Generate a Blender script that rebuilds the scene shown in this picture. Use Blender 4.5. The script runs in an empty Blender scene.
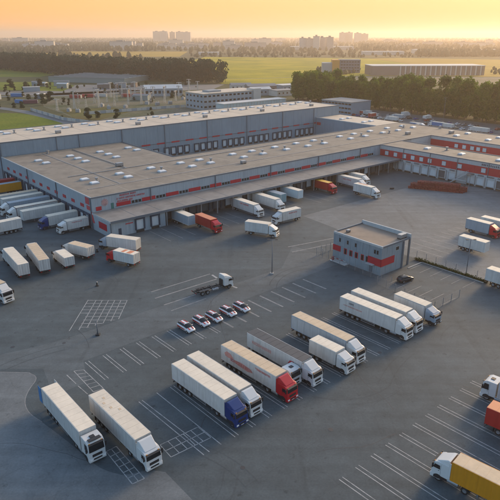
import bpy, bmesh, math, random
from math import radians as R, sin, cos, pi, sqrt
from mathutils import Vector, Matrix
random.seed(7)
SC = bpy.context.scene
COL = SC.collection

# ------------------------------------------------------------------ camera
cam_d = bpy.data.cameras.new('camera'); cam = bpy.data.objects.new('camera', cam_d); COL.objects.link(cam)
cam_d.sensor_width = 36.0; cam_d.lens = 41.04; cam_d.clip_start = 0.5; cam_d.clip_end = 60000
cam.location = (0, 0, 55); cam.rotation_euler = (R(90 - 20.67), 0, 0)
SC.camera = cam

# ------------------------------------------------------------------ light
SUN_EL, SUN_AZ = 15.0, 42.0            # azimuth measured to the right of +Y
world = bpy.data.worlds.new('World'); SC.world = world; world.use_nodes = True
wn = world.node_tree; bg = wn.nodes['Background']
sky = wn.nodes.new('ShaderNodeTexSky'); sky.sky_type = 'NISHITA'; sky.sun_disc = False
sky.sun_elevation = R(SUN_EL); sky.sun_rotation = R(SUN_AZ)
sky.air_density = 1.0; sky.dust_density = 1.5; sky.ozone_density = 1.0; sky.altitude = 0
# dusty evening air: warm veil hugging the horizon, strongest on the sun's side, laid over the clear sky
wg = wn.nodes.new('ShaderNodeNewGeometry'); wsep = wn.nodes.new('ShaderNodeSeparateXYZ')
wneg = wn.nodes.new('ShaderNodeVectorMath'); wneg.operation = 'SCALE'; wneg.inputs['Scale'].default_value = -1.0
wn.links.new(wg.outputs['Incoming'], wneg.inputs[0]); wn.links.new(wneg.outputs[0], wsep.inputs[0])
wel = wn.nodes.new('ShaderNodeMapRange'); wel.interpolation_type = 'SMOOTHERSTEP'
wel.inputs['From Min'].default_value = 0.0; wel.inputs['From Max'].default_value = 0.32; wel.inputs['To Min'].default_value = 1.0; wel.inputs['To Max'].default_value = 0.0
wn.links.new(wsep.outputs[2], wel.inputs['Value'])
wdot = wn.nodes.new('ShaderNodeVectorMath'); wdot.operation = 'DOT_PRODUCT'; wdot.inputs[1].default_value = (sin(R(SUN_AZ)), cos(R(SUN_AZ)), 0)
wn.links.new(wneg.outputs[0], wdot.inputs[0])
waz = wn.nodes.new('ShaderNodeMapRange'); waz.interpolation_type = 'SMOOTHSTEP'; waz.inputs['From Min'].default_value = -0.6; waz.inputs['From Max'].default_value = 1.0
wn.links.new(wdot.outputs['Value'], waz.inputs['Value'])
wramp = wn.nodes.new('ShaderNodeValToRGB'); wr = wramp.color_ramp
wr.elements[0].position = 0.0; wr.elements[0].color = (0.15, 0.25, 0.38, 1); wr.elements[1].position = 1.0; wr.elements[1].color = (1.0, 0.57, 0.22, 1)
we = wr.elements.new(0.72); we.color = (1.0, 0.49, 0.16, 1); we = wr.elements.new(0.4); we.color = (0.34, 0.34, 0.36, 1)
wn.links.new(waz.outputs[0], wramp.inputs[0])
VEIL = 0.39
wsc = wn.nodes.new('ShaderNodeVectorMath'); wsc.operation = 'SCALE'; wsc.inputs['Scale'].default_value = VEIL
wn.links.new(wramp.outputs[0], wsc.inputs[0])
wmix = wn.nodes.new('ShaderNodeMix'); wmix.data_type = 'RGBA'
wskys = wn.nodes.new('ShaderNodeVectorMath'); wskys.operation = 'SCALE'; wskys.inputs['Scale'].default_value = 0.11
wn.links.new(sky.outputs[0], wskys.inputs[0])
wn.links.new(wel.outputs[0], wmix.inputs['Factor']); wn.links.new(wskys.outputs[0], wmix.inputs[6]); wn.links.new(wsc.outputs[0], wmix.inputs[7])
wn.links.new(wmix.outputs[2], bg.inputs[0]); bg.inputs[1].default_value = 1.0
sun_d = bpy.data.lights.new('sun', 'SUN'); sun = bpy.data.objects.new('sun', sun_d); COL.objects.link(sun)
sun_d.energy = 1.2; sun_d.angle = R(14); sun_d.color = (1.0, 0.66, 0.34)
sv = Vector((sin(R(SUN_AZ)) * cos(R(SUN_EL)), cos(R(SUN_AZ)) * cos(R(SUN_EL)), sin(R(SUN_EL))))
sun.rotation_euler = sv.to_track_quat('Z', 'Y').to_euler()
SC.view_settings.view_transform = 'Standard'; SC.view_settings.look = 'None'
SC.view_settings.exposure = 1.62; SC.view_settings.gamma = 1.0
SC.render.engine = 'CYCLES'

# ------------------------------------------------------------------ materials
MATS = {}
def M(name, col, rough=0.6, metal=0.0, noise=0.12, nscale=1.5, bump=0.0, rnd=0.0, streak=0.0, dirt=None, spec=0.5):
    """procedural principled material: large + fine noise on the colour, optional vertical streaks and per-object tint"""
    if name in MATS: return MATS[name]
    m = bpy.data.materials.new(name); m.use_nodes = True; nt = m.node_tree; N = nt.nodes; L = nt.links
    b = N['Principled BSDF']; b.inputs['Roughness'].default_value = rough; b.inputs['Metallic'].default_value = metal
    b.inputs['Specular IOR Level'].default_value = spec
    tc = N.new('ShaderNodeTexCoord')
    n1 = N.new('ShaderNodeTexNoise'); n1.inputs['Scale'].default_value = nscale; n1.inputs['Detail'].default_value = 6
    n1.inputs['Roughness'].default_value = 0.65
    L.new(tc.outputs['Object'], n1.inputs['Vector'])
    mr = N.new('ShaderNodeMapRange'); mr.inputs['From Min'].default_value = 0.25; mr.inputs['From Max'].default_value = 0.75
    mr.inputs['To Min'].default_value = 1 - noise; mr.inputs['To Max'].default_value = 1 + noise
    L.new(n1.outputs['Fac'], mr.inputs['Value'])
    fac = mr.outputs[0]
    if streak > 0:
        mp = N.new('ShaderNodeMapping'); mp.inputs['Scale'].default_value = (2.2, 2.2, 0.12)
        L.new(tc.outputs['Object'], mp.inputs['Vector'])
        n2 = N.new('ShaderNodeTexNoise'); n2.inputs['Scale'].default_value = 1.6; n2.inputs['Detail'].default_value = 5
        L.new(mp.outputs[0], n2.inputs['Vector'])
        m2 = N.new('ShaderNodeMapRange'); m2.inputs['From Min'].default_value = 0.35; m2.inputs['From Max'].default_value = 0.7
        m2.inputs['To Min'].default_value = 1.0; m2.inputs['To Max'].default_value = 1 - streak
        L.new(n2.outputs['Fac'], m2.inputs['Value'])
        mu = N.new('ShaderNodeMath'); mu.operation = 'MULTIPLY'; L.new(fac, mu.inputs[0]); L.new(m2.outputs[0], mu.inputs[1]); fac = mu.outputs[0]
    if rnd > 0:
        oi = N.new('ShaderNodeObjectInfo'); m3 = N.new('ShaderNodeMapRange')
        m3.inputs['To Min'].default_value = 1 - rnd; m3.inputs['To Max'].default_value = 1 + rnd
        L.new(oi.outputs['Random'], m3.inputs['Value'])
        mu = N.new('ShaderNodeMath'); mu.operation = 'MULTIPLY'; L.new(fac, mu.inputs[0]); L.new(m3.outputs[0], mu.inputs[1]); fac = mu.outputs[0]
    vm = N.new('ShaderNodeVectorMath'); vm.operation = 'SCALE'; vm.inputs[0].default_value = col
    L.new(fac, vm.inputs['Scale']); out = vm.outputs[0]
    if dirt:
        n4 = N.new('ShaderNodeTexNoise'); n4.inputs['Scale'].default_value = nscale * 0.35; n4.inputs['Detail'].default_value = 8
        n4.inputs['Roughness'].default_value = 0.7
        L.new(tc.outputs['Object'], n4.inputs['Vector'])
        m4 = N.new('ShaderNodeMapRange'); m4.inputs['From Min'].default_value = 0.48; m4.inputs['From Max'].default_value = 0.72
        m4.inputs['To Max'].default_value = dirt[1]
        L.new(n4.outputs['Fac'], m4.inputs['Value'])
        mx = N.new('ShaderNodeMix'); mx.data_type = 'RGBA'
        L.new(m4.outputs[0], mx.inputs['Factor']); L.new(out, mx.inputs[6]); mx.inputs[7].default_value = (*dirt[0], 1); out = mx.outputs[2]
    L.new(out, b.inputs['Base Color'])
    if bump > 0:
        bp = N.new('ShaderNodeBump'); bp.inputs['Strength'].default_value = bump; bp.inputs['Distance'].default_value = 0.05
        L.new(n1.outputs['Fac'], bp.inputs['Height']); L.new(bp.outputs[0], b.inputs['Normal'])
    MATS[name] = m
    return m

def asphalt(name, col, patch=0.22):
    m = bpy.data.materials.new(name); m.use_nodes = True; nt = m.node_tree; N = nt.nodes; L = nt.links
    b = N['Principled BSDF']; b.inputs['Roughness'].default_value = 0.82; b.inputs['Specular IOR Level'].default_value = 0.35
    tc = N.new('ShaderNodeTexCoord')
    def noise(scale, detail=6, rough=0.6, vec=None):
        n = N.new('ShaderNodeTexNoise'); n.inputs['Scale'].default_value = scale; n.inputs['Detail'].default_value = detail
        n.inputs['Roughness'].default_value = rough; L.new(vec or tc.outputs['Object'], n.inputs['Vector']); return n.outputs['Fac']
    def rng(v, a, c, lo, hi):
        r = N.new('ShaderNodeMapRange'); r.inputs['From Min'].default_value = a; r.inputs['From Max'].default_value = c
        r.inputs['To Min'].default_value = lo; r.inputs['To Max'].default_value = hi; L.new(v, r.inputs['Value']); return r.outputs[0]
    def mul(x, y):
        q = N.new('ShaderNodeMath'); q.operation = 'MULTIPLY'; L.new(x, q.inputs[0]); L.new(y, q.inputs[1]); return q.outputs[0]
    big = rng(noise(0.035, 5, 0.6), 0.3, 0.7, 1 - patch, 1 + patch)
    mid = rng(noise(0.35, 9, 0.72), 0.3, 0.7, 0.82, 1.18)
    fine = rng(noise(3.2, 8, 0.8), 0.3, 0.7, 0.78, 1.22)
    # worn wheel tracks: noise stretched along the driving direction
    mp = N.new('ShaderNodeMapping'); mp.inputs['Rotation'].default_value = (0, 0, R(-41)); mp.inputs['Scale'].default_value = (0.02, 0.45, 1)
    L.new(tc.outputs['Object'], mp.inputs['Vector'])
    tr = rng(noise(1.0, 4, 0.6, mp.outputs[0]), 0.35, 0.65, 0.9, 1.1)
    mp2 = N.new('ShaderNodeMapping'); mp2.inputs['Rotation'].default_value = (0, 0, R(12)); mp2.inputs['Scale'].default_value = (0.35, 0.015, 1)
    L.new(tc.outputs['Object'], mp2.inputs['Vector'])
    tr2 = rng(noise(1.0, 4, 0.6, mp2.outputs[0]), 0.58, 0.75, 1.0, 0.8)
    # oil stains
    st = rng(noise(0.55, 5, 0.6), 0.62, 0.72, 1.0, 0.6)
    # joint lines between paving lanes
    br = N.new('ShaderNodeTexBrick'); br.offset = 0.0
    br.inputs['Color1'].default_value = (1, 1, 1, 1); br.inputs['Color2'].default_value = (0.94, 0.94, 0.94, 1); br.inputs['Mortar'].default_value = (0.72, 0.72, 0.72, 1)
    br.inputs['Scale'].default_value = 1.0; br.inputs['Mortar Size'].default_value = 0.02; br.inputs['Brick Width'].default_value = 24; br.inputs['Row Height'].default_value = 7.5
    mp3 = N.new('ShaderNodeMapping'); mp3.inputs['Rotation'].default_value = (0, 0, R(-41)); L.new(tc.outputs['Object'], mp3.inputs['Vector'])
    wob = N.new('ShaderNodeVectorMath'); wob.operation = 'ADD'
    nv = N.new('ShaderNodeTexNoise'); nv.inputs['Scale'].default_value = 0.4; L.new(tc.outputs['Object'], nv.inputs['Vector'])
    L.new(mp3.outputs[0], wob.inputs[0]); L.new(nv.outputs['Color'], wob.inputs[1]); L.new(wob.outputs[0], br.inputs['Vector'])
    sep = N.new('ShaderNodeSeparateColor'); L.new(br.outputs['Color'], sep.inputs[0])
    f = mul(mul(mul(big, mid), mul(fine, tr)), mul(mul(tr2, st), sep.outputs[0]))
    vm = N.new('ShaderNodeVectorMath'); vm.operation = 'SCALE'; vm.inputs[0].default_value = col; L.new(f, vm.inputs['Scale'])
    L.new(vm.outputs[0], b.inputs['Base Color'])
    bp = N.new('ShaderNodeBump'); bp.inputs['Strength'].default_value = 0.25; bp.inputs['Distance'].default_value = 0.02
    L.new(noise(14, 2), bp.inputs['Height']); L.new(bp.outputs[0], b.inputs['Normal'])
    MATS[name] = m
    return m

def field_mat(name, c1, c2, scale=0.01, c3=None):
    m = bpy.data.materials.new(name); m.use_nodes = True; nt = m.node_tree; N = nt.nodes; L = nt.links
    b = N['Principled BSDF']; b.inputs['Roughness'].default_value = 0.95; b.inputs['Specular IOR Level'].default_value = 0.1
    tc = N.new('ShaderNodeTexCoord')
    n = N.new('ShaderNodeTexNoise'); n.inputs['Scale'].default_value = scale; n.inputs['Detail'].default_value = 9; n.inputs['Roughness'].default_value = 0.65
    L.new(tc.outputs['Object'], n.inputs['Vector'])
    r = N.new('ShaderNodeValToRGB'); r.color_ramp.elements[0].position = 0.35; r.color_ramp.elements[1].position = 0.65
    r.color_ramp.elements[0].color = (*c1, 1); r.color_ramp.elements[1].color = (*c2, 1)
    if c3: e = r.color_ramp.elements.new(0.5); e.color = (*c3, 1)
    L.new(n.outputs['Fac'], r.inputs[0])
    n2 = N.new('ShaderNodeTexNoise'); n2.inputs['Scale'].default_value = 0.6; n2.inputs['Detail'].default_value = 5; L.new(tc.outputs['Object'], n2.inputs['Vector'])
    mr = N.new('ShaderNodeMapRange'); mr.inputs['From Min'].default_value = 0.3; mr.inputs['From Max'].default_value = 0.7; mr.inputs['To Min'].default_value = 0.75; mr.inputs['To Max'].default_value = 1.25
    L.new(n2.outputs['Fac'], mr.inputs['Value'])
    vm = N.new('ShaderNodeVectorMath'); vm.operation = 'SCALE'; L.new(r.outputs[0], vm.inputs[0]); L.new(mr.outputs[0], vm.inputs['Scale'])
    L.new(vm.outputs[0], b.inputs['Base Color'])
    MATS[name] = m
    return m

def leaf_mat(name, c1, c2, tr=0.3):
    m = bpy.data.materials.new(name); m.use_nodes = True; nt = m.node_tree; N = nt.nodes; L = nt.links
    b = N['Principled BSDF']; b.inputs['Roughness'].default_value = 0.7; b.inputs['Specular IOR Level'].default_value = 0.2
    tc = N.new('ShaderNodeTexCoord'); oi = N.new('ShaderNodeObjectInfo')
    n = N.new('ShaderNodeTexNoise'); n.inputs['Scale'].default_value = 0.45; n.inputs['Detail'].default_value = 5
    L.new(tc.outputs['Object'], n.inputs['Vector'])
    a = N.new('ShaderNodeMath'); a.operation = 'MULTIPLY_ADD'; a.inputs[1].default_value = 0.35; L.new(oi.outputs['Random'], a.inputs[0]); L.new(n.outputs['Fac'], a.inputs[2])
    r = N.new('ShaderNodeMapRange'); r.inputs['From Min'].default_value = 0.4; r.inputs['From Max'].default_value = 0.95; L.new(a.outputs[0], r.inputs['Value'])
    mx = N.new('ShaderNodeMix'); mx.data_type = 'RGBA'; mx.inputs[6].default_value = (*c1, 1); mx.inputs[7].default_value = (*c2, 1)
    L.new(r.outputs[0], mx.inputs['Factor']); L.new(mx.outputs[2], b.inputs['Base Color'])
    tl = N.new('ShaderNodeBsdfTranslucent'); L.new(mx.outputs[2], tl.inputs['Color'])
    ms = N.new('ShaderNodeMixShader'); ms.inputs[0].default_value = tr
    L.new(b.outputs[0], ms.inputs[1]); L.new(tl.outputs[0], ms.inputs[2]); L.new(ms.outputs[0], N['Material Output'].inputs[0])
    MATS[name] = m
    return m

def facade_mat(name, wall, win, w=3.2, h=3.0):
    """far blocks whose windows cannot be told apart: flat grid of panes"""
    m = bpy.data.materials.new(name); m.use_nodes = True; nt = m.node_tree; N = nt.nodes; L = nt.links
    b = N['Principled BSDF']; b.inputs['Roughness'].default_value = 0.7
    tc = N.new('ShaderNodeTexCoord'); sp = N.new('ShaderNodeSeparateXYZ'); L.new(tc.outputs['Object'], sp.inputs[0])
    ad = N.new('ShaderNodeMath'); L.new(sp.outputs[0], ad.inputs[0]); L.new(sp.outputs[1], ad.inputs[1])
    cb = N.new('ShaderNodeCombineXYZ'); L.new(ad.outputs[0], cb.inputs[0]); L.new(sp.outputs[2], cb.inputs[1])
    br = N.new('ShaderNodeTexBrick'); br.offset = 0; br.inputs['Scale'].default_value = 1; br.inputs['Brick Width'].default_value = w; br.inputs['Row Height'].default_value = h
    br.inputs['Mortar Size'].default_value = 0.75; br.inputs['Color1'].default_value = (*win, 1); br.inputs['Color2'].default_value = (win[0]*1.5, win[1]*1.5, win[2]*1.5, 1); br.inputs['Mortar'].default_value = (*wall, 1)
    L.new(cb.outputs[0], br.inputs['Vector']); L.new(br.outputs['Color'], b.inputs['Base Color'])
    MATS[name] = m
    return m

ASPH = asphalt('asphalt_yard', (0.070, 0.088, 0.096))
ASPH2 = asphalt('asphalt_lane', (0.097, 0.114, 0.121), 0.16)
ASPH3 = asphalt('asphalt_worn_apron', (0.136, 0.150, 0.155), 0.18)
PAINT = M('road_paint', (0.35, 0.35, 0.34), 0.75, noise=0.3, nscale=2.2, dirt=((0.10, 0.11, 0.115), 1.0))
PAINT_FADED = M('road_paint_faded', (0.22, 0.22, 0.215), 0.75, noise=0.3, nscale=1.6, dirt=((0.10, 0.105, 0.11), 1.0))
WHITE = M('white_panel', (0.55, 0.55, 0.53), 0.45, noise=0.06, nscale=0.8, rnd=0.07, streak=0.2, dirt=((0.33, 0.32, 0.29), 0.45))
ROOFW = M('trailer_roof_sun_tint', (0.74, 0.64, 0.50), 0.6, noise=0.08, nscale=0.7, rnd=0.08, dirt=((0.40, 0.36, 0.30), 0.45))  # white roofs with the warm evening sun put into their colour
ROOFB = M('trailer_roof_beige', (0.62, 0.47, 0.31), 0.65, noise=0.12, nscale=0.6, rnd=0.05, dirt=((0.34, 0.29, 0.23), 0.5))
ROOFD = M('trailer_roof_dark', (0.055, 0.058, 0.065), 0.6, noise=0.2, nscale=0.8)
CAB_W = M('cab_white', (0.58, 0.58, 0.56), 0.3, noise=0.03, rnd=0.05)
CAB_R = M('cab_red', (0.44, 0.010, 0.018), 0.3, noise=0.05, rnd=0.05)
CAB_B = M('cab_blue', (0.010, 0.035, 0.15), 0.3, noise=0.05, rnd=0.05)
CAB_G = M('cab_grey_blue', (0.24, 0.31, 0.38), 0.3, noise=0.05)
GLASS = M('dark_glass', (0.012, 0.015, 0.018), 0.08, noise=0.0)
BLACK = M('black_plastic', (0.02, 0.02, 0.022), 0.55, noise=0.1)
RUBBER = M('tyre_rubber', (0.018, 0.018, 0.018), 0.85, noise=0.15)
STEEL = M('steel_grey', (0.28, 0.29, 0.30), 0.45, 0.5, noise=0.12)
CHASSIS = M('chassis_dark', (0.035, 0.035, 0.038), 0.6, noise=0.2)
LAMPM = M('lamp_glass', (0.75, 0.75, 0.72), 0.15, noise=0.02)
TAIL = M('tail_lamp_red', (0.35, 0.01, 0.01), 0.3, noise=0.02)
GREYBOX = M('box_grey_blue', (0.27, 0.33, 0.38), 0.5, noise=0.06, streak=0.15, rnd=0.06)
TEALBOX = M('box_teal', (0.16, 0.29, 0.34), 0.5, noise=0.06, streak=0.15)
REDBOX = M('box_red', (0.36, 0.022, 0.018), 0.5, noise=0.08, streak=0.15, rnd=0.1)
ORANGEROOF = M('roof_orange', (0.62, 0.22, 0.10), 0.6, noise=0.1, nscale=0.8)
YELLOWBOX = M('box_yellow', (0.62, 0.25, 0.008), 0.5, noise=0.06, streak=0.12)
YELLOWROOF = M('roof_yellow', (0.72, 0.42, 0.06), 0.6, noise=0.1, nscale=0.8)
BLUETARP = M('tarp_blue', (0.03, 0.16, 0.36), 0.6, noise=0.15)
PRINT_R = M('print_red', (0.42, 0.05, 0.06), 0.6, noise=0.2)
PRINT_P = M('print_pink', (0.52, 0.25, 0.22), 0.6, noise=0.2)
PRINT_D = M('print_dark', (0.06, 0.07, 0.10), 0.6, noise=0.2)
WALL = M('wall_cladding', (0.29, 0.35, 0.39), 0.55, noise=0.06, nscale=0.25, streak=0.18, rnd=0.05)
WALL_T = M('hall_cladding', (0.20, 0.27, 0.325), 0.55, noise=0.06, nscale=0.2, streak=0.15, rnd=0.04)
WALL_L = M('wing_cladding', (0.40, 0.43, 0.44), 0.55, noise=0.06, nscale=0.25, streak=0.15, rnd=0.05)
TRIM = M('dark_trim', (0.10, 0.125, 0.15), 0.5, noise=0.1)
REDWALL = M('red_cladding', (0.40, 0.010, 0.026), 0.5, noise=0.1, streak=0.12, rnd=0.08)
ROOFM = M('roof_membrane', (0.225, 0.195, 0.155), 0.8, noise=0.2, nscale=0.35, dirt=((0.125, 0.108, 0.09), 0.85))
ROOFT = M('roof_membrane_pale', (0.55, 0.46, 0.35), 0.75, noise=0.12, nscale=0.3, dirt=((0.38, 0.32, 0.25), 0.6))
CANOPYM = M('canopy_roof', (0.225, 0.215, 0.20), 0.75, noise=0.16, nscale=0.4, dirt=((0.13, 0.125, 0.12), 0.8))
SKYL = M('skylight_dome', (0.72, 0.72, 0.70), 0.35, noise=0.05, rnd=0.06)
CONC = M('concrete', (0.34, 0.33, 0.31), 0.85, noise=0.15, nscale=1.0)
DOORM = M('dock_door', (0.50, 0.54, 0.56), 0.5, noise=0.06, rnd=0.10)
DOCKSEAL = M('dock_seal', (0.025, 0.045, 0.075), 0.8, noise=0.15)
DARKREC = M('dock_shade_and_dark_door', (0.07, 0.08, 0.09), 0.7, noise=0.2)  # under-canopy shade put into the wall colour; also serves the dark doors
TEAL = M('teal_panel', (0.06, 0.22, 0.22), 0.5)
RACKRED = M('rack_red', (0.26, 0.022, 0.02), 0.55, noise=0.2, rnd=0.2)
YELLOWP = M('yellow_paint', (0.6, 0.42, 0.05), 0.5)
BARK = M('bark', (0.07, 0.055, 0.04), 0.9, noise=0.3, nscale=2)
LEAF_R = leaf_mat('leaves_green', (0.028, 0.070, 0.008), (0.12, 0.18, 0.016), 0.5)
LEAF_D = leaf_mat('leaves_dark', (0.004, 0.028, 0.022), (0.012, 0.056, 0.034))
LEAF_F = leaf_mat('leaves_far', (0.024, 0.050, 0.028), (0.055, 0.085, 0.040))
HEDGE = leaf_mat('hedge_leaves', (0.02, 0.035, 0.012), (0.045, 0.065, 0.02))

# ------------------------------------------------------------------ mesh helpers
class MB:
    def __init__(s): s.v = []; s.f = []
    def box(s, x0, x1, y0, y1, z0, z1):
        n = len(s.v); s.v += [(x0,y0,z0),(x1,y0,z0),(x1,y1,z0),(x0,y1,z0),(x0,y0,z1),(x1,y0,z1),(x1,y1,z1),(x0,y1,z1)]
        s.f += [(n,n+3,n+2,n+1),(n+4,n+5,n+6,n+7),(n,n+1,n+5,n+4),(n+1,n+2,n+6,n+5),(n+2,n+3,n+7,n+6),(n+3,n,n+4,n+7)]; return s
    def hexa(s, p):          # eight corners, bottom four then top four
        n = len(s.v); s.v += [tuple(q) for q in p]
        s.f += [(n,n+3,n+2,n+1),(n+4,n+5,n+6,n+7),(n,n+1,n+5,n+4),(n+1,n+2,n+6,n+5),(n+2,n+3,n+7,n+6),(n+3,n,n+4,n+7)]; return s
    def quad(s, a, b, c, d): n = len(s.v); s.v += [a, b, c, d]; s.f.append((n, n+1, n+2, n+3)); return s
    def prism(s, poly, z0, z1):
        n = len(s.v); k = len(poly)
        s.v += [(x, y, z0) for x, y in poly] + [(x, y, z1) for x, y in poly]
        s.f.append(tuple(n + i for i in reversed(range(k)))); s.f.append(tuple(n + k + i for i in range(k)))
        for i in range(k): j = (i + 1) % k; s.f.append((n+i, n+j, n+k+j, n+k+i))
        return s
    def side(s, poly, y0, y1):      # profile in x,z pulled along y
        n = len(s.v); k = len(poly)
        s.v += [(x, y0, z) for x, z in poly] + [(x, y1, z) for x, z in poly]
        s.f.append(tuple(n + i for i in range(k))); s.f.append(tuple(n + k + i for i in reversed(range(k))))
        for i in range(k): j = (i + 1) % k; s.f.append((n+j, n+i, n+k+i, n+k+j))
        return s
    def tube(s, a, b, r, seg=8, r2=None):
        a = Vector(a); b = Vector(b); d = (b - a).normalized(); r2 = r if r2 is None else r2
        u = d.orthogonal().normalized(); w = d.cross(u); n = len(s.v)
        for p, rr in ((a, r), (b, r2)):
            for i in range(seg):
                t = 2*pi*i/seg; s.v.append(tuple(p + (u*cos(t) + w*sin(t)) * rr))
        for i in range(seg): j = (i+1) % seg; s.f.append((n+i, n+j, n+seg+j, n+seg+i))
        s.f.append(tuple(n+i for i in reversed(range(seg)))); s.f.append(tuple(n+seg+i for i in range(seg))); return s
    def lathe_y(s, prof, c=(0,0,0), seg=18):     # profile (r,y) round the y axis
        n = len(s.v); k = len(prof)
        for i in range(seg):
            t = 2*pi*i/seg
            for r, y in prof: s.v.append((c[0]+r*cos(t), c[1]+y, c[2]+r*sin(t)))
        for i in range(seg):
            j = (i+1) % seg
            for q in range(k-1): s.f.append((n+i*k+q, n+i*k+q+1, n+j*k+q+1, n+j*k+q))
        return s
    def mesh(s, name, bevel=0.0, smooth=False):
        me = bpy.data.meshes.new(name); me.from_pydata(s.v, [], s.f)
        bm = bmesh.new(); bm.from_mesh(me)
        bmesh.ops.recalc_face_normals(bm, faces=bm.faces)
        if bevel > 0: bmesh.ops.bevel(bm, geom=list(bm.edges), offset=bevel, segments=2, affect='EDGES', profile=0.6)
        bm.to_mesh(me); bm.free()
        if smooth:
            for p in me.polygons: p.use_smooth = True
        me.update(); return me

CACHE = {}
def cached(key, fn):
    if key not in CACHE: CACHE[key] = fn()
    return CACHE[key]
def obj(name, me, mat, parent=None, loc=(0,0,0), rz=0.0):
    if isinstance(me, MB): me = me.mesh(name)
    if len(me.materials) == 0: me.materials.append(mat)
    elif me.materials[0] is not mat:
        key = (me.name, mat.name)
        if key not in CACHE:
            c = me.copy(); c.materials.clear(); c.materials.append(mat); CACHE[key] = c
        me = CACHE[key]
    o = bpy.data.objects.new(name, me); COL.objects.link(o)
    o.location = loc; o.rotation_euler = (0, 0, rz)
    if parent: o.parent = parent
    return o
def thing(name, label, cat, loc=(0,0,0), rz=0.0, group=None):
    o = bpy.data.objects.new(name, None); COL.objects.link(o); o.location = loc; o.rotation_euler = (0,0,rz)
    o.empty_display_size = 0.2; o['label'] = label; o['category'] = cat
    if group: o['group'] = group
    return o
def tag(o, label, cat, group=None):
    o['label'] = label; o['category'] = cat
    if group: o['group'] = group
    return o
def struct(name, me, mat, loc=(0,0,0), rz=0.0, kind='structure', label=None, cat=None):
    o = obj(name, me, mat, None, loc, rz); o['kind'] = kind
    if label: o['label'] = label
    if cat: o['category'] = cat
    return o
def sheet(name, pts, z, mat):
    mb = MB(); n = len(pts); mb.v = [(x, y, z) for x, y in pts]; mb.f = [tuple(range(n))]
    return mb

# site frame: s along the long warehouse front, t towards its back
GX, GY, AX = -40.0, 155.0, R(40.2)
def S(s, t, z=0.0): return (GX + s*cos(AX) - t*sin(AX), GY + s*sin(AX) + t*cos(AX), z)
def S2(s, t): return S(s, t)[:2]
# lot frame: n across the bays, d along the bays (front of a parked lorry = larger d)
LA = R(41.5)
def Lt(n, d, z=0.0): return (n*cos(LA) + d*sin(LA), n*sin(LA) - d*cos(LA), z)

# ------------------------------------------------------------------ ground
def disc(r, seg=96):
    mb = MB(); mb.v = [(0, 0, 0)]; rings = [150, 600, 2000, 6000, r]
    for q in rings: mb.v += [(q*cos(2*pi*i/seg), q*sin(2*pi*i/seg), 0) for i in range(seg)]
    for i in range(seg): mb.f.append((0, 1+i, 1+(i+1) % seg))
    for k in range(len(rings)-1):
        for i in range(seg):
            j = (i+1) % seg; a = 1+k*seg; c = a+seg; mb.f.append((a+i, c+i, c+j, a+j))
    return mb
GROUND = field_mat('open_ground', (0.050, 0.060, 0.026), (0.110, 0.098, 0.055), 0.006, (0.075, 0.080, 0.036))
struct('ground', disc(14000), GROUND, (0, 0, -0.06))
yard = [S2(-60,-190), S2(230,-190), S2(300,-60), S2(300,145), S2(215,150), S2(-6,150), S2(-110,140), S2(-150,-60)]
struct('yard', sheet('yard', yard, 0.0, ASPH), ASPH)
lane = [(-75,80), (-45.9,91.5), (-39.7,94.8), (-33.7,98.6), (-26,105.8), (-15.5,114.4), (-2.4,124), (22,146), (60,180), (95,215), (120,200), (75,150), (52,118), (20,88), (30,76),(16,60),(0,46),(-12,38)]
lane_t = [Lt(20,-98), Lt(60,-100), Lt(110,-100), Lt(110,-87.2), Lt(60,-87.2), Lt(20,-87.2)]
def arcpts(pts, k=4):      # smooth a polyline (Chaikin)
    for _ in range(k):
        q = []
        for i in range(len(pts)-1):
            a, b = pts[i], pts[i+1]; q += [(a[0]*.75+b[0]*.25, a[1]*.75+b[1]*.25), (a[0]*.25+b[0]*.75, a[1]*.25+b[1]*.75)]
        pts = [pts[0]] + q + [pts[-1]]
    return pts
drive = arcpts([(-46,91.2), (-39.7,94.4), (-33.7,98.6), (-26,105.8), (-15.5,114.4), (-2.4,124), (8,133)], 3) + [Lt(108,-104)[:2]] + [Lt(108,-86.6)[:2], Lt(36.5,-86.6)[:2], Lt(34,-80)[:2], Lt(28,-80)[:2], (-36.4,86.5), (-44,86.5), (-58,84), (-66,88)]
struct('drive_lane', sheet('drive_lane', drive, 0.004, ASPH2), ASPH2)
apron = [(-70,82), (-43.6,85.5), (-38.5,85.3)] + arcpts([(-38.5,85.3), (-36.3,83.8), (-36.7,80.1), (-36.2,76.8), (-34.4,73.9), (-31.6,71.8), (-25,66.2), (-20.5,61.8), (-17,60.6)], 3)[1:] + [(-13.5,61.6), (-11.4,61.2), (-7.3,56.3), (0,46), (-30,38), (-70,55)]
struct('worn_apron', sheet('worn_apron', apron, 0.004, ASPH3), ASPH3)
# pale kerb joint round the apron edge
def ribbon(pts, w, z):
    mb = MB()
    for i in range(len(pts)-1):
        a, b = Vector(pts[i]), Vector(pts[i+1]); d = (b-a).normalized(); n = Vector((-d.y, d.x))*w/2
        mb.quad((a.x-n.x, a.y-n.y, z), (b.x-n.x, b.y-n.y, z), (b.x+n.x, b.y+n.y, z), (a.x+n.x, a.y+n.y, z))
    return mb
struct('edge_joint', ribbon([(-60,83.3), (-43.6,85.5), (-38.5,85.3)] + arcpts([(-38.5,85.3), (-36.3,83.8), (-36.7,80.1), (-36.2,76.8), (-34.4,73.9), (-31.6,71.8)], 3)[1:], 0.14, 0.008), PAINT_FADED)
struct('yard_paving', sheet('yard_paving', [S2(58,-20), S2(135,-20), S2(135,-120), S2(90,-120), S2(54,-88), S2(54,-60)], 0.004, ASPH3), ASPH3)

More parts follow.
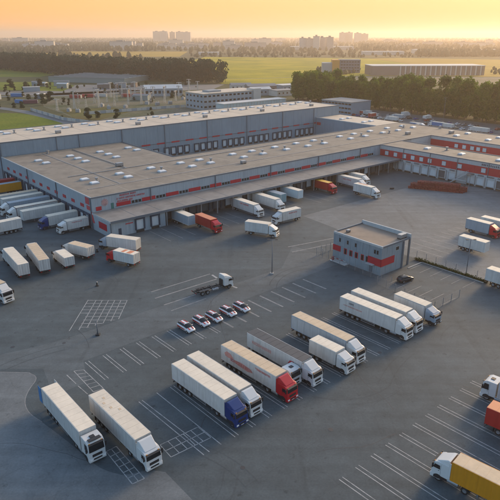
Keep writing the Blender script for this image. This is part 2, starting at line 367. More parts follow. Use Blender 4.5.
# painted markings
def line(mb, a, b, w=0.14, z=0.008):
    a, b = Vector(a[:2]), Vector(b[:2]); d = (b-a).normalized(); n = Vector((-d.y, d.x))*w/2
    # broken into uneven lengths so wear shows at the edges
    L = (b-a).length; k = max(1, int(L/1.6)); p = a
    for i in range(k):
        q = a + d*L*(i+1)/k; j0 = random.uniform(.88,1.06); 
        mb.quad((p.x-n.x*j0, p.y-n.y*j0, z), (q.x-n.x*j0, q.y-n.y*j0, z), (q.x+n.x*j0, q.y+n.y*j0, z), (p.x+n.x*j0, p.y+n.y*j0, z)); p = q
def marking(name, segs, w=0.14, mat=None, z=0.008):
    mb = MB()
    for a, b in segs: line(mb, a, b, w, z)
    return struct(name, mb, mat or PAINT)
for k in range(17):           # main lorry bays: double lines
    n = 43.97 + 3.4*k
    for o in (-0.32, 0.32): marking('bay_line', [(Lt(n+o, -69.4), Lt(n+o, -52.6))])
marking('bay_line', [(Lt(41.1, -69.6), Lt(41.1, -52.7))])
for o in (-0.3, 0.3): marking('bay_line', [(Lt(37.9+o, -69.4), Lt(38.4+o*1.6, -52.6))])
for k in range(17):           # upper row
    n = 36.9 + 3.5*k
    if k < 8:
        for o in (-0.33, 0.33): marking('bay_line', [(Lt(n+o, -86), Lt(n+o, -78.6))])
    else: marking('bay_line', [(Lt(n, -85.8), Lt(n, -78.4))], 0.42, PAINT_FADED)
for k in range(11):           # bays bottom right
    n = 48.8 + 3.4*k
    for o in (-0.33, 0.33): marking('bay_line', [(Lt(n+o, -37), Lt(n+o, -19))])
# crossed grids
def grid(name, A, Bq, Cq, D, nu, nv, w=0.13, mat=None):
    A, Bq, Cq, D = map(lambda q: Vector(q), (A, Bq, Cq, D)); segs = []
    for i in range(nu+1): t = i/nu; segs.append((A.lerp(Bq, t), D.lerp(Cq, t)))
    for j in range(nv+1): t = j/nv; segs.append((A.lerp(D, t), Bq.lerp(Cq, t)))
    return marking(name, segs, w, mat)
grid('hatch_grid', (-20.3,65.2), (-19.1,66.3), (-14.0,60.0), (-15.4,59.0), 2, 6)
grid('hatch_grid', (-30.8,85.8), (-29.2,86.2), (-24.4,80.6), (-25.8,79.6), 1, 6)
marking('bay_line', [((-31.7,84.6), (-29.3,81.9)), ((-28.8,81.3), (-26.6,79.0))])
grid('hatch_grid', (-12.9,66.6), (-7.8,70.6), (-5.7,68.2), (-11.0,64.1), 5, 2)
segs = [((-35.9,114.4), (-35.9,100.2))]
for k in range(6): x = -34.1 + 1.38*k; segs.append(((x, 114.2), (x, 100.6 + (x+34.1)*0.68)))
for k in range(9):
    y = 114.2 - 1.55*k; x1 = -27.2; x0 = -35.9 if k < 5 else -34.4 + 0.0*(k-5)
    if y < 105.3: x1 = -34.1 + (y-100.6)/0.68
    if x1 > x0+0.5: segs.append(((x0, y), (x1, y)))
marking('hatch_grid', segs, 0.15)
for a, b, w in [((-22.6,118.6),(-9.8,129.1),.35), ((-21.2,115.2),(-8,126),.4), ((-18.7,111.9),(-6.6,121.9),.4), ((-16.8,109.1),(-9.8,115.2),.3)]:
    marking('lane_line', [(a, b)], w, PAINT_FADED)
marking('stop_bar', [((-9.3,128.5),(-8,126.6))], 0.5); marking('stop_bar', [((-4.2,121.9),(-3,120.8))], 0.5)
for k in range(9):            # faded bays by the container row on the right and before the docks
    s = 60 + 3.6*k; marking('bay_line', [(S(s,-58), S(s,-70))], 0.3, PAINT_FADED)
for s in (12,16,20.5,29,33,37,41,50.5,65,74,78,82): marking('dock_line', [(S(s,-1), S(s,-13))], 0.18, PAINT_FADED)
marking('lane_line', [(S(32.3,-41.4), S(47,-44.4))], 0.4, PAINT_FADED)
marking('lane_line', [(S(34.2,-37.8), S(49.8,-41.2))], 0.4, PAINT_FADED)
for k in range(6):            # car bays beside the gatehouse
    t = -69.2 - 2.9*k; marking('bay_line', [(S(46.4, t), S(52.0, t))], 0.16, PAINT_FADED); marking('bay_line', [(S(34.5, t-2), S(40, t-2))], 0.16, PAINT_FADED)
rp_ = random.Random(11)
for k in range(34):           # sealed cracks
    n = rp_.uniform(15,115); d = rp_.uniform(-150,-30); a = rp_.choice((0, pi/2)) + rp_.uniform(-.3,.3); pts = [Lt(n,d)[:2]]
    for q in range(rp_.randint(4,9)): a += rp_.uniform(-.35,.35); pts.append((pts[-1][0]+cos(a)*2.2, pts[-1][1]+sin(a)*2.2))
    struct('sealed_crack', ribbon(arcpts(pts,1), rp_.uniform(.05,.11), .0065), CHASSIS)
TYREM = asphalt('asphalt_tyre_mark', (0.063, 0.078, 0.085), .2)
for k in range(12):           # turning tyre tracks in pairs
    n = rp_.uniform(30,105); d = rp_.choice((rp_.uniform(-51,-40), rp_.uniform(-125,-90))); a = rp_.uniform(0,6.28); da = rp_.uniform(.02,.09)*rp_.choice((-1,1)); p = Lt(n,d)[:2]
    for o in (0, 1.9):
        b_ = a; q = [(p[0]-sin(a)*o, p[1]+cos(a)*o)]
        for j in range(rp_.randint(12,20)): b_ += da*(1 if da*o <= 0 else 1.12); q.append((q[-1][0]+cos(b_)*.9, q[-1][1]+sin(b_)*.9))
        struct('tyre_track', ribbon(q, rp_.uniform(.16,.26), .0055 + k*.00001), TYREM)
for x, y, r in [(-35.5,95.5,.35), (-44.7,94,.4), (12,70,.4), (-1,62,.35), (24,92,.4)]:   # manhole covers
    mb = MB(); mb.v = [(r*cos(2*pi*i/20), r*sin(2*pi*i/20), 0.012) for i in range(20)]; mb.f = [tuple(range(20))]
    struct('manhole_cover', mb, CHASSIS, (x, y, 0))

# ------------------------------------------------------------------ warehouses
H1, H2, HC = 9.8, 15.3, 5.2
def wh(name, label): return thing(name, label, 'warehouse', S(0,0,0), AX)
def part(root, name, mat, *b, bevel=0): 
    mb = MB()
    for q in b: mb.box(*q)
    return obj(name, mb.mesh(name, bevel), mat, root)
def panels_s(root, mat, s0, s1, y, z0, z1, w, th=0.06, face=-1, name='wall_panel'):
    k = max(1, round((s1-s0)/w)); w = (s1-s0)/k; out = []
    for i in range(k):
        out.append(part(root, name, mat, (s0+i*w+0.02, s0+(i+1)*w-0.02, min(y, y+face*th), max(y, y+face*th), z0, z1)))
    return out
def panels_t(root, mat, t0, t1, x, z0, z1, w, th=0.06, face=-1, name='wall_panel'):
    k = max(1, round((t1-t0)/w)); w = (t1-t0)/k; out = []
    for i in range(k):
        out.append(part(root, name, mat, (min(x, x+face*th), max(x, x+face*th), t0+i*w+0.02, t0+(i+1)*w-0.02, z0, z1)))
    return out
def dock_t(root, x, t, w=3.0, face=-1, z=1.0, h=3.0, door=DOORM, seal=DOCKSEAL):
    d = part(root, 'dock_shelter', seal, (min(x, x+face*.55), max(x, x+face*.55), t-w/2-.35, t-w/2, z-.2, z+h+.4), (min(x, x+face*.55), max(x, x+face*.55), t+w/2, t+w/2+.35, z-.2, z+h+.4), (min(x, x+face*.6), max(x, x+face*.6), t-w/2-.36, t+w/2+.36, z+h, z+h+.45))
    c = part(None, 'dock_door', door, (min(x, x+face*.12), max(x, x+face*.12), t-w/2, t+w/2, z, z+h)); c.parent = d
    c = part(None, 'dock_bumper', BLACK, (min(x, x+face*.4), max(x, x+face*.4), t-w/2, t+w/2, 0.0, z-.25)); c.parent = d
def dock_s(root, y, s, w=3.0, face=-1, z=1.0, h=3.0, door=DOORM, seal=DOCKSEAL):
    d = part(root, 'dock_shelter', seal, (s-w/2-.35, s-w/2, min(y, y+face*.55), max(y, y+face*.55), z-.2, z+h+.4), (s+w/2, s+w/2+.35, min(y, y+face*.55), max(y, y+face*.55), z-.2, z+h+.4), (s-w/2-.36, s+w/2+.36, min(y, y+face*.6), max(y, y+face*.6), z+h, z+h+.45))
    c = part(None, 'dock_door', door, (s-w/2, s+w/2, min(y, y+face*.12), max(y, y+face*.12), z, z+h)); c.parent = d
    c = part(None, 'dock_bumper', BLACK, (s-w/2, s+w/2, min(y, y+face*.4), max(y, y+face*.4), 0.0, z-.25)); c.parent = d
def skylight(root, s, t, z, w=2.6, d=1.9):
    def mk():
        return MB().hexa([(-w/2-.18,-d/2-.18,0),(w/2+.18,-d/2-.18,0),(w/2+.18,d/2+.18,0),(-w/2-.18,d/2+.18,0),(-w/2,-d/2,.38),(w/2,-d/2,.38),(w/2,d/2,.38),(-w/2,d/2,.38)]).mesh('skylight')
    def mk2():
        return MB().hexa([(-w/2-.06,-d/2-.06,.38),(w/2+.06,-d/2-.06,.38),(w/2+.06,d/2+.06,.38),(-w/2-.06,d/2+.06,.38),(-w/2+.25,-d/2+.25,.66),(w/2-.25,-d/2+.25,.66),(w/2-.25,d/2-.25,.66),(-w/2+.25,d/2-.25,.66)]).mesh('skylight_dome')
    k = obj('skylight', cached(('sk', w), mk), STEEL, root, (s, t, z)); obj('dome', cached(('skd', w), mk2), SKYL, k)
def roof_vent(root, s, t, z):
    def mk():
        mb = MB(); mb.tube((0,0,0), (0,0,1.1), .38, 12); mb.tube((0,0,1.1), (0,0,1.45), .62, 12); mb.box(-.6,.6,-.6,.6,0,.25); return mb.mesh('roof_vent')
    obj('roof_vent', cached('vent', mk), STEEL, root, (s, t, z))
def ac_unit(root, s, t, z, sx=2.6, sy=1.6, h=1.3):
    a = part(root, 'ventilation_unit', STEEL, (s-sx/2, s+sx/2, t-sy/2, t+sy/2, z+.25, z+h), bevel=.05)
    c = part(None, 'unit_feet', CHASSIS, (s-sx/2+.1, s-sx/2+.3, t-sy/2, t+sy/2, z, z+.25), (s+sx/2-.3, s+sx/2-.1, t-sy/2, t+sy/2, z, z+.25)); c.parent = a
def pipe_s(root, s, y, z0, z1): part(root, 'downpipe', TRIM, (s-.13, s+.13, y-.32, y-.08, z0, z1))
def seams(root, x0, x1, y0, y1, z, step, along='y', mat=None):
    mb = MB()
    if along == 'y':
        x = x0 + step
        while x < x1 - .5: mb.box(x-.05, x+.05, y0, y1, z, z+.02); x += step
    else:
        y = y0 + step
        while y < y1 - .5: mb.box(x0, x1, y-.05, y+.05, z, z+.02); y += step
    obj('roof_seam', mb, mat or TRIM, root)

# ---- low warehouse with the dock canopy
lw = wh('low_warehouse', 'long low grey warehouse with red dashed band, dock canopy and flat brown roof')
body = MB(); outline = [(0.06,11.06),(159.9,11.06),(159.9,47.5),(53,47.5),(53,90.9),(0.06,90.9)]
body.prism(outline, 0, H1-.32); obj('wall', body, WALL, lw)
rf = MB(); rf.prism([(0.3,11.3),(159.7,11.3),(159.7,47.2),(52.7,47.2),(52.7,90.7),(0.3,90.7)], H1-.31, H1-.2); roof = obj('roof', rf, ROOFM, lw)
seams(roof, .3, 159.7, 11.4, 47.1, H1-.2, 12.9, 'y', ROOFT); seams(roof, .3, 52.7, 47.3, 90.6, H1-.2, 10.5, 'x', ROOFT)
# coping of the roof edge
part(lw, 'coping', TRIM, (-.08, 159.9, 10.86, 11.22, H1-.3, H1+.06)); part(lw, 'coping', WALL_L, (-.1, .26, 11.24, 90.8, H1-.3, H1+.04))
part(lw, 'coping', TRIM, (53-.22, 160, 47.2, 47.56, H1-.3, H1+.04)); part(lw, 'coping', TRIM, (52.76, 53.1, 47.6, 90.8, H1-.3, H1+.04))
panels_s(lw, WALL, 0, 137, 11.06, HC+.1, H1-.32, 6.5)
for k in range(6): pipe_s(lw, 20.5 + 25.8*k - 0.4, 11, HC+.3, H1-.1)
# dashed band: red panels with runs of small windows between
s = 8.0; k = 0
while s < 132:
    part(lw, 'red_panel', REDWALL, (s, s+4.9, 10.9, 10.99, 5.7, 6.85))
    for j in range(3):
        x = s + 5.3 + j*1.2
        w = part(lw, 'window', GLASS, (x, x+.85, 10.93, 10.99, 5.85, 6.6)); c = part(None, 'frame', TRIM, (x-.08, x+.93, 10.955, 10.995, 5.77, 6.68)); c.parent = w
    s += 8.9; k += 1
part(lw, 'band_rail', TRIM, (7.5, 134, 10.95, 10.998, 5.62, 5.74))
# emblem and three lines of lettering by the corner (too small to read in the picture)
em = MB(); cx, cz = 4.2, 7.7
for i in range(14):
    a = 2*pi*i/14; em.tube((cx+cos(a)*.55, 10.97, cz+sin(a)*.55), (cx+cos(a)*1.15, 10.97, cz+sin(a)*1.15), .11, 5)
em.lathe_y([(.15,0),(.42,0),(.42,-.06),(.15,-.06)], (cx, 10.98, cz), 18); obj('emblem', em, PRINT_P, lw)
lt = MB()
for z, x0, ln in ((8.75, 9.3, 5.2), (7.85, 8.2, 9.4), (6.98, 8.4, 5.0)):
    x = x0
    while x < x0 + ln:
        w = random.choice((.32, .42, .5)); lt.box(x, x+.1, 10.92, 10.99, z, z+.52); lt.box(x+w-.1, x+w, 10.92, 10.99, z, z+.52)
        q = random.choice((0, .21, .42)); lt.box(x+.1, x+w-.1, 10.92, 10.99, z+q, z+q+.1)
        if random.random() < .5: lt.box(x+.1, x+w-.1, 10.92, 10.99, z+.42 if q == 0 else 0+z, z+.52 if q == 0 else z+.1)
        x += w + .16 + (.3 if random.random() < .12 else 0)
obj('lettering', lt, PRINT_R, lw)['kind'] = 'stuff'
# left wall: panels, dashes, docks, big red figure by the corner
panels_t(lw, WALL, 11.02, 90.9, .06, 4.6, H1-.3, 6.5); panels_t(lw, WALL, .3, 11.0, .06, 0, HC-.52, 5.4)
panels_t(lw, M('plinth_cladding', (0.17, 0.20, 0.23), 0.6, noise=0.1, nscale=.5), 11, 90.9, .06, 0, 4.58, 6.5)
for k in range(11): part(lw, 'red_panel', REDWALL, (-.1, -.01, 16.6+6.6*k, 19.0+6.6*k, 5.75, 6.75))
for t in (11.6, 37, 63): part(lw, 'downpipe', TRIM, (-.3, -.05, t-.13, t+.13, 0, H1-.1))
for k, t in enumerate((14.3, 18.2, 22.2, 26.6, 31.3, 36.2, 40, 44, 49.3, 54.3, 59.5, 65, 70.8, 76.8, 82, 87)): dock_t(lw, .0, t, 2.7, seal=DOCKSEAL)
part(lw, 'red_figure', PRINT_R, (-.09, -.01, 12.6, 15.2, 7.3, 9.4), (-.1, -.012, 11.9, 14.6, 5.6, 6.9), (-.09, -.01, 11.2, 11.9, 2.6, 5.4))
lf = MB(); lf.hexa([(-.1,11.0,2.2),(-.01,11.0,2.2),(-.01,9.9,2.2),(-.1,9.9,2.2),(-.1,12.2,5.4),(-.01,12.2,5.4),(-.01,11.2,5.4),(-.1,11.2,5.4)]); obj('red_stripe', lf, PRINT_R, lw)
part(lw, 'red_panel', REDWALL, (-.1, -.01, 2.2, 7.2, 1.6, 3.6))
part(lw, 'red_panel', REDWALL, (1.2, 3.0, 10.9, 10.99, 5.55, 6.75)); part(lw, 'door', M('green_door', (0.04, 0.15, 0.13), .5), (6.2, 7.1, 10.9, 10.99, 5.3, 7.1))
# canopy: enclosed stretch then open bays on posts
part(lw, 'dock_wall', WALL, (0.06, 18.6, .3, 11.05, 0, HC-.5)); 
panels_s(lw, WALL, 0.06, 18.6, .3, 0, HC-.5, 6.2)
part(lw, 'dock_wall', DARKREC, (18.62, 136.9, 3.2, 11.05, 0, HC-.52))  # recessed wall coloured dark to carry the canopy's shade
cr = MB(); cr.box(-.1, 136.9, -.6, 11.0, HC-.45, HC); can = obj('canopy', cr.mesh('canopy', .03), CANOPYM, lw)
part(lw, 'canopy_fascia', TRIM, (-.14, 137.2, -.72, -.61, HC-.62, HC+.06)); part(lw, 'canopy_fascia', WALL_L, (-.2, -.11, -.7, 11.0, HC-.5, HC+.05))
seams(can, -.1, 136.8, -.5, 10.9, HC, 8.6, 'y', TRIM)
for k in range(19): part(lw, 'canopy_post', STEEL, (18.9+6.5*k, 19.25+6.5*k, .1, .45, 0, HC-.46))
for k in range(24):
    s = 21.0 + 4.85*k
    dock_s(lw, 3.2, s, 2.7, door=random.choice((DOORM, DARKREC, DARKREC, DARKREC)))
dock_s(lw, .24, 9.6, 2.5, h=3.0); dock_s(lw, .24, 14.8, 2.5, h=3.0)
part(lw, 'door', DOCKSEAL, (2.6, 3.5, .15, .24, 0.2, 2.4)); part(lw, 'wall_sign', PRINT_R, (5.0, 7.4, .15, .24, 3.2, 3.5))
part(lw, 'downpipe', TRIM, (.1, .35, .0, .24, 0, HC-.6))
for s, t in [(8.7,34),(9.1,27.4),(21.7,34),(21.7,27.8),(34.8,34.8),(34.9,27.6),(47.8,35),(47.9,27.5),(56.6,35.2),(56.7,28),(73.3,35.6),(73.2,28.3),(83.7,35.7),(83.6,28.6),(96.9,36.1),(97.2,29),(110.2,36.6),(110,29),(121.6,36.8),(120.2,28.8),(139.2,36.6),(138.6,29.3),(150,37),(149.7,29.6),
             (8.5,74),(9.1,67.8),(21.6,74.6),(21.9,68.1),(21.8,61),(34.6,74.8),(35,68.1),(34.7,60.9),(48,75.4),(48.3,68.7)]: skylight(lw, s, t, H1-.2)
for s, t in [(10.9,29.4),(36,29.6),(58.6,30.5),(84.8,30.4),(97.9,31),(120.8,30.8),(149,31.6),(17,86)]: roof_vent(lw, s, t, H1-.2)
part(lw, 'roof_walkway', CANOPYM, (4, 156, 21.2, 22.0, H1-.19, H1-.12)); part(lw, 'roof_walkway', CANOPYM, (15.2, 15.9, 22.1, 88, H1-.19, H1-.12)); part(lw, 'cable_tray', STEEL, (6, 150, 41.0, 41.25, H1-.12, H1+.06)); part(lw, 'cable_tray', STEEL, (28.2, 28.45, 41.4, 88, H1-.12, H1+.06))
ac_unit(lw, 28, 46, H1-.2); ac_unit(lw, 66, 20, H1-.2, 2, 1.4, 1.1)

# ---- tall hall behind
th = wh('tall_hall', 'tall blue grey storage hall with pale roof behind the courtyard')
TS = 200
part(th, 'wall', WALL_T, (0.06, TS-.06, 91.06, 123.9, 0, H2-.3)); rt = part(th, 'roof', ROOFT, (.3, TS-.3, 91.3, 123.7, H2-.29, H2-.18))
seams(rt, .3, TS-.3, 91.4, 123.6, H2-.18, 13, 'y', ROOFM)
part(th, 'coping', TRIM, (-.08, TS, 90.86, 91.24, H2-.3, H2+.05)); part(th, 'coping', WALL_L, (-.1, .26, 91.26, 124, H2-.3, H2+.04)); part(th, 'coping', TRIM, (.3, TS, 123.76, 124.06, H2-.3, H2+.04)); part(th, 'coping', TRIM, (TS-.26, TS+.1, 91.26, 123.7, H2-.3, H2+.04))
panels_s(th, WALL_T, 0, 53, 91.06, H1-.1, H2-.3, 6.6); panels_s(th, WALL_T, 53.1, TS, 91.06, 5.0, H2-.3, 6.4); panels_s(th, WALL_T, 53.1, TS, 91.06, 0, 4.98, 6.4)
panels_t(th, WALL_T, 91, 124, .06, 4.6, H2-.3, 6.6); panels_t(th, MATS['plinth_cladding'], 91, 124, .06, 0, 4.58, 6.6)
for k in range(4): part(th, 'red_panel', REDWALL, (-.1, -.01, 94+7*k, 97+7*k, 5.75, 6.75))
for s in (0.2, 23, 33, 53.5, 76, 101, 127, 153, 178): pipe_s(th, s, 91, H1-.1 if s < 53 else 0, H2-.1)
part(th, 'downpipe', TRIM, (-.3, -.05, 91.2, 91.5, 0, H2-.1))
part(th, 'band_rail', TRIM, (53.2, TS, 90.9, 90.998, 6.45, 6.75)); s = 55
while s < TS-6: part(th, 'red_panel', REDWALL, (s, s+4.6, 90.84, 90.895, 6.3, 6.95)); s += 8.2
for g in range(8):
    for j in range(4):
        s = 59 + g*17.6 + j*3.9
        if s < TS-4: dock_s(th, 91, s, 2.3, z=1.0, h=3.0)
for k in range(15):
    s = 8.8 + 13.1*k; skylight(th, s, 117.2, H2-.18); skylight(th, s+1.2, 111.6, H2-.18); roof_vent(th, s+4.6, 112.2, H2-.18)
    if k % 3 == 1: ac_unit(th, s+6, 100, H2-.18, 2.2, 1.5, 1.2)
# block closing the courtyard on the right
eb = wh('link_block', 'blue grey link block closing the courtyard beside the tall hall')
part(eb, 'wall', WALL_T, (180.06, 201, 47.7, 90.8, 0, H1-.3)); part(eb, 'roof', ROOFT, (180.3, 200.8, 47.9, 90.6, H1-.29, H1-.18)); panels_t(eb, WALL_T, 47.7, 90.8, 180.06, 0, H1-.3, 7.2)
part(eb, 'coping', WALL_L, (179.9, 180.6, 47.7, 90.8, H1-.3, H1+.1)); part(eb, 'wall_panel', REDWALL, (179.9, 179.99, 87, 90, 5.6, 7.2))
skylight(eb, 192, 60, H1-.2); skylight(eb, 186, 60, H1-.2); skylight(eb, 192, 76, H1-.2); skylight(eb, 186, 76, H1-.2)

# ---- right wing: red banded dock wing around a light well
rw = wh('dock_wing', 'pale grey wing with broad red band and row of white dock doors')
RE = -120
part(rw, 'wall', WALL_L, (137.06, 152.9, RE, 11.0, 0, H1-.3)); part(rw, 'wall', WALL_L, (176.06, 201, RE, 11.0, 0, H1-.3)); part(rw, 'wall', WALL_L, (160.0, 201, 11.02, 47.5, 0, H1-.3))
r1 = part(rw, 'roof', ROOFM, (137.3, 152.7, RE, 11.24, H1-.29, H1-.18)); part(rw, 'roof', ROOFM, (176.3, 200.8, RE, 11.24, H1-.29, H1-.18)); part(rw, 'roof', ROOFM, (160.0, 200.8, 11.26, 47.3, H1-.29, H1-.185))
part(rw, 'coping', TRIM, (136.88, 137.26, RE, 10.84, H1-.3, H1+.06)); part(rw, 'coping', TRIM, (152.7, 153.0, RE, 11.1, H1-.3, H1+.05)); part(rw, 'coping', TRIM, (175.86, 176.24, RE, 11, H1-.3, H1+.05)); part(rw, 'coping', TRIM, (200.76, 201.1, RE, 47.4, H1-.3, H1+.05)); part(rw, 'coping', TRIM, (153.0, 175.8, 10.86, 11.2, H1-.3, H1+.04))
t = 10.0
panels_t(rw, WALL_L, RE+.1, 10.8, 137.06, 7.95, H1-.3, 7.0); panels_t(rw, WALL_L, RE+.1, 10.8, 137.06, 0, 4.9, 7.0); panels_t(rw, REDWALL, RE+.1, 10.8, 137.06, 4.94, 7.92, 5.0, .07, name='red_panel')
panels_t(rw, WALL_L, RE+.1, 10.8, 176.06, 8.2, H1-.3, 7.0); panels_t(rw, REDWALL, RE+.1, 10.8, 176.06, 5.0, 8.16, 5.0, .07, name='red_panel'); panels_t(rw, WALL_L, RE+.1, 10.8, 176.06, 0, 4.96, 7.0)
for x, tl in ((136.99, [7.2,2.6,-2.0,-6.2,-10.4,-14.4,-21,-28,-38,-47,-58,-66]), (175.99, [-3,-7,-11,-14,-17,-36,-44,-52])):
    for tt in tl:
        w = part(rw, 'window', DOORM, (x-.07, x-.01, tt-.85, tt+.85, 5.75, 7.35)); c = part(None, 'frame', TRIM, (x-.05, x-.005, tt-.95, tt+.95, 5.65, 7.45)); c.parent = w
for k, tt in enumerate((4.0,-.2,-4.4,-8.6,-12.6,-16.6,-20.8,-25.2,-33.5,-37.4,-41.6,-45.4,-49.6,-54,-58,-62,-66,-70,-74)):
    dock_t(rw, 137.0, tt, 2.9, z=.8, h=2.9, door=DARKREC if tt in (-20.8,-45.4) else DOORM, seal=WALL_L)
    part(rw, 'dock_lamp', TRIM, (136.3, 136.98, tt-1.1, tt+1.1, 4.45, 4.65))
part(rw, 'teal_panel', TEAL, (136.9, 136.99, 6.2, 10.6, 0, 3.2))
for tt in (-1.5,-14.5,-27,-40,-53,-66): part(rw, 'downpipe', TRIM, (136.72, 136.92, tt-.11, tt+.11, 0, H1-.1))
lt = MB(); tt = -37.0
while tt > -47: 
    if random.random() < .82: w = random.choice((.35,.5)); lt.box(136.88, 136.99, tt-w, tt, 8.35, 8.35+random.choice((.55,.7)))
    tt -= .72
obj('lettering', lt, PRINT_D, rw)['kind'] = 'stuff'
for s, t in [(144.5,-8),(144.5,-24),(144.5,-40),(163,37.5),(164,30.3),(177.6,38),(176,30),(190,37.6),(190.3,31),(184,2),(194,2),(184,-14),(194,-14),(184,-32),(194,-32)]: skylight(rw, s, t, H1-.18)
for s, t in [(166,28),(186,34),(198,20),(148,-15)]: roof_vent(rw, s, t, H1-.18)
ac_unit(rw, 189, 8, H1-.18); ac_unit(rw, 170, 20, H1-.18)

# outside stair on the dock wing
st = thing('outside_stair', 'pale grey outside stair climbing the red banded wall', 'stair', S(135.3,-30,0), AX)
tr_ = MB(); n = 16
for i in range(n): obj('step', cached('stair_step', lambda: MB().box(-.6,.6,-.17,.17,-.03,.03).mesh('step')), STEEL, st, (0, 3.6-.36*i*1.05, .3+.27*i))
sd = MB()
for x in (-.62, .62):
    sd.hexa([(x-.04,4.0,.0),(x+.04,4.0,.0),(x+.04,-2.6,4.45),(x-.04,-2.6,4.45),(x-.04,4.0,.35),(x+.04,4.0,.35),(x+.04,-2.6,4.85),(x-.04,-2.6,4.85)])
obj('stringer', sd, WALL_L, st)
hr = MB()
for x in (-.62, .62):
    hr.tube((x,4.0,1.3), (x,-2.6,5.8), .05, 6)
    for i in range(7): q = i/6; hr.tube((x,4.0-6.6*q,.3+4.5*q), (x,4.0-6.6*q,1.3+4.5*q), .035, 5)
obj('handrail', hr, WALL_L, st)
part(st, 'landing', STEEL, (-.7, 1.6, -4.4, -2.6, 4.6, 4.8)); part(st, 'side_screen', WALL_L, (-.75, -.68, -2.8, 4.0, 1.6, 2.0)); part(st, 'post', STEEL, (-.6,-.45,-4.3,-4.15,0,4.6), (-.6,-.45,-2.8,-2.65,0,4.6))

# ------------------------------------------------------------------ gatehouse
WALL_G = M('gatehouse_cladding', (0.215, 0.265, 0.295), 0.55, noise=0.08, nscale=0.5, streak=0.2, rnd=0.05)
gh = thing('gatehouse', 'two storey grey gatehouse with red corner band in the middle of the yard', 'building', S(0,0,0), AX)
gs0, gs1, gt0, gt1, GH = 37.2, 47.6, -67.0, -51.6, 7.5
part(gh, 'wall', WALL_G, (gs0+.06, 45.6, gt0+.06, gt1-.06, 0, GH-.4)); part(gh, 'wall', WALL_G, (45.62, 48.3, gt0+2.6, gt1-.06, 0, GH-.4)); part(gh, 'roof', M('roof_brown', (0.245, 0.19, 0.145), .8, noise=.12, nscale=.4, dirt=((.15,.12,.1), .6)), (gs0+.3, 48.4, gt0+.3, gt1-.3, GH-.38, GH-.2))
panels_t(gh, WALL_G, gt0, gt1, gs0+.06, 4.3, GH-.35, 2.05); panels_t(gh, WALL_G, gt0, gt1, gs0+.06, 0, 4.28, 2.05)
panels_s(gh, WALL_G, gs0, 45.6, gt0+.06, 0, GH-.35, 2.1); 
part(gh, 'parapet', WALL_L, (gs0-.08, gs0+.28, gt0-.1, gt1, GH-.4, GH+.1)); part(gh, 'parapet', TRIM, (gs0+.3, 48.4, gt0-.12, gt0+.28, GH-.42, GH+.02)); part(gh, 'parapet', WALL_L, (48.42, 48.8, gt0-.12, gt1+.05, GH-.42, GH+.8)); part(gh, 'parapet', TRIM, (gs0+.3, 48.4, gt1-.3, gt1+.02, GH-.4, GH+.12))
part(gh, 'column', TRIM, (48.3, 48.7, gt0-.1, gt0+.3, 0, GH-.43)); part(gh, 'column', TRIM, (45.5, 45.9, gt0-.3, gt0+.05, 0, GH-.43))
part(gh, 'red_panel', REDWALL, (gs0-.1, gs0-.01, gt0-.1, gt0+4.0, 2.3, 4.2)); part(gh, 'red_panel', REDWALL, (gs0-.1, gs0+5.2, gt0-.1, gt0-.01, 2.3, 4.2)); part(gh, 'red_panel', REDWALL, (gs0-.1, gs0-.01, gt1-2.6, gt1, 2.6, 4.1)); part(gh, 'red_panel', REDWALL, (46.0, 48.2, gt0+2.5, gt0+2.59, 2.3, 4.2))
for j, tt in enumerate((-55.8,-57.6,-59.4,-61.3,-62.8)):
    w = part(gh, 'window', GLASS, (gs0-.06, gs0-.015, tt-.3, tt+.3, 2.5, 3.8)); c = part(None, 'frame', REDWALL if j < 4 else TRIM, (gs0-.045, gs0-.01, tt-.5, tt+.5, 2.4, 3.95)); c.parent = w
for tt in (-53.8,-56.4,-59,-65.0,-65.8):
    w = part(gh, 'window', GLASS, (gs0-.06, gs0-.015, tt-.22, tt+.22, 5.3, 6.2)); c = part(None, 'frame', TRIM, (gs0-.045, gs0-.01, tt-.3, tt+.3, 5.2, 6.3)); c.parent = w
w = part(gh, 'window', GLASS, (42.8, 44.0, gt0-.06, gt0-.015, 5.3, 6.2)); c = part(None, 'frame', WALL_L, (42.7, 44.1, gt0-.045, gt0-.01, 5.2, 6.3)); c.parent = w
part(gh, 'door', TRIM, (gs0-.06, gs0-.01, -64.6, -63.6, 0, 2.2)); part(gh, 'door_canopy', WALL_L, (gs0-1.0, gs0-.02, -65.2, -63.0, 2.35, 2.5))
ac_unit(gh, 46.6, gt0+1.2, GH-.2, 2.4, 1.2, 1.2); ac_unit(gh, 40, -54, GH-.2, 1.0, .8, .7)

# ------------------------------------------------------------------ fences, hedge, poles
def fence(label, pts, h=2.2, step=2.8, group='wire fences round the gatehouse'):
    a0 = pts[0]; r = thing('wire_fence', label, 'fence', (a0[0], a0[1], 0), 0, group)
    wires = MB()
    for i in range(len(pts)-1):
        a, b = Vector(pts[i]), Vector(pts[i+1]); L = (b-a).length; k = max(1, round(L/step))
        for j in range(k + (1 if i == len(pts)-2 else 0)):
            p = a.lerp(b, j/k); obj('post', cached(('fp', h), lambda: MB().box(-.05,.05,-.05,.05,0,h).mesh('post')), STEEL, r, (p.x-a0[0], p.y-a0[1], 0))
        for z in [h*q for q in (.05,.2,.35,.5,.65,.8,.95)]: wires.tube((a.x-a0[0], a.y-a0[1], z), (b.x-a0[0], b.y-a0[1], z), .014, 4)
        m = int(L/.35)
        for j in range(m): p = a.lerp(b, j/m); wires.tube((p.x-a0[0], p.y-a0[1], .1), (p.x-a0[0], p.y-a0[1], h*.95), .009, 3)
    obj('wire_mesh', wires, STEEL, r)
fence('wire fence between the lorry bays and the small car park', [S2(33.0,-69.5), S2(31.2,-86)], 2.0)
fence('wire fence closing the small car park at its far end', [S2(31.2,-86), S2(41,-86)], 2.0)
fence('wire fence along the hedge behind the small car park', [S2(53.6,-52), S2(53.6,-69), S2(53.6,-86)], 2.3)
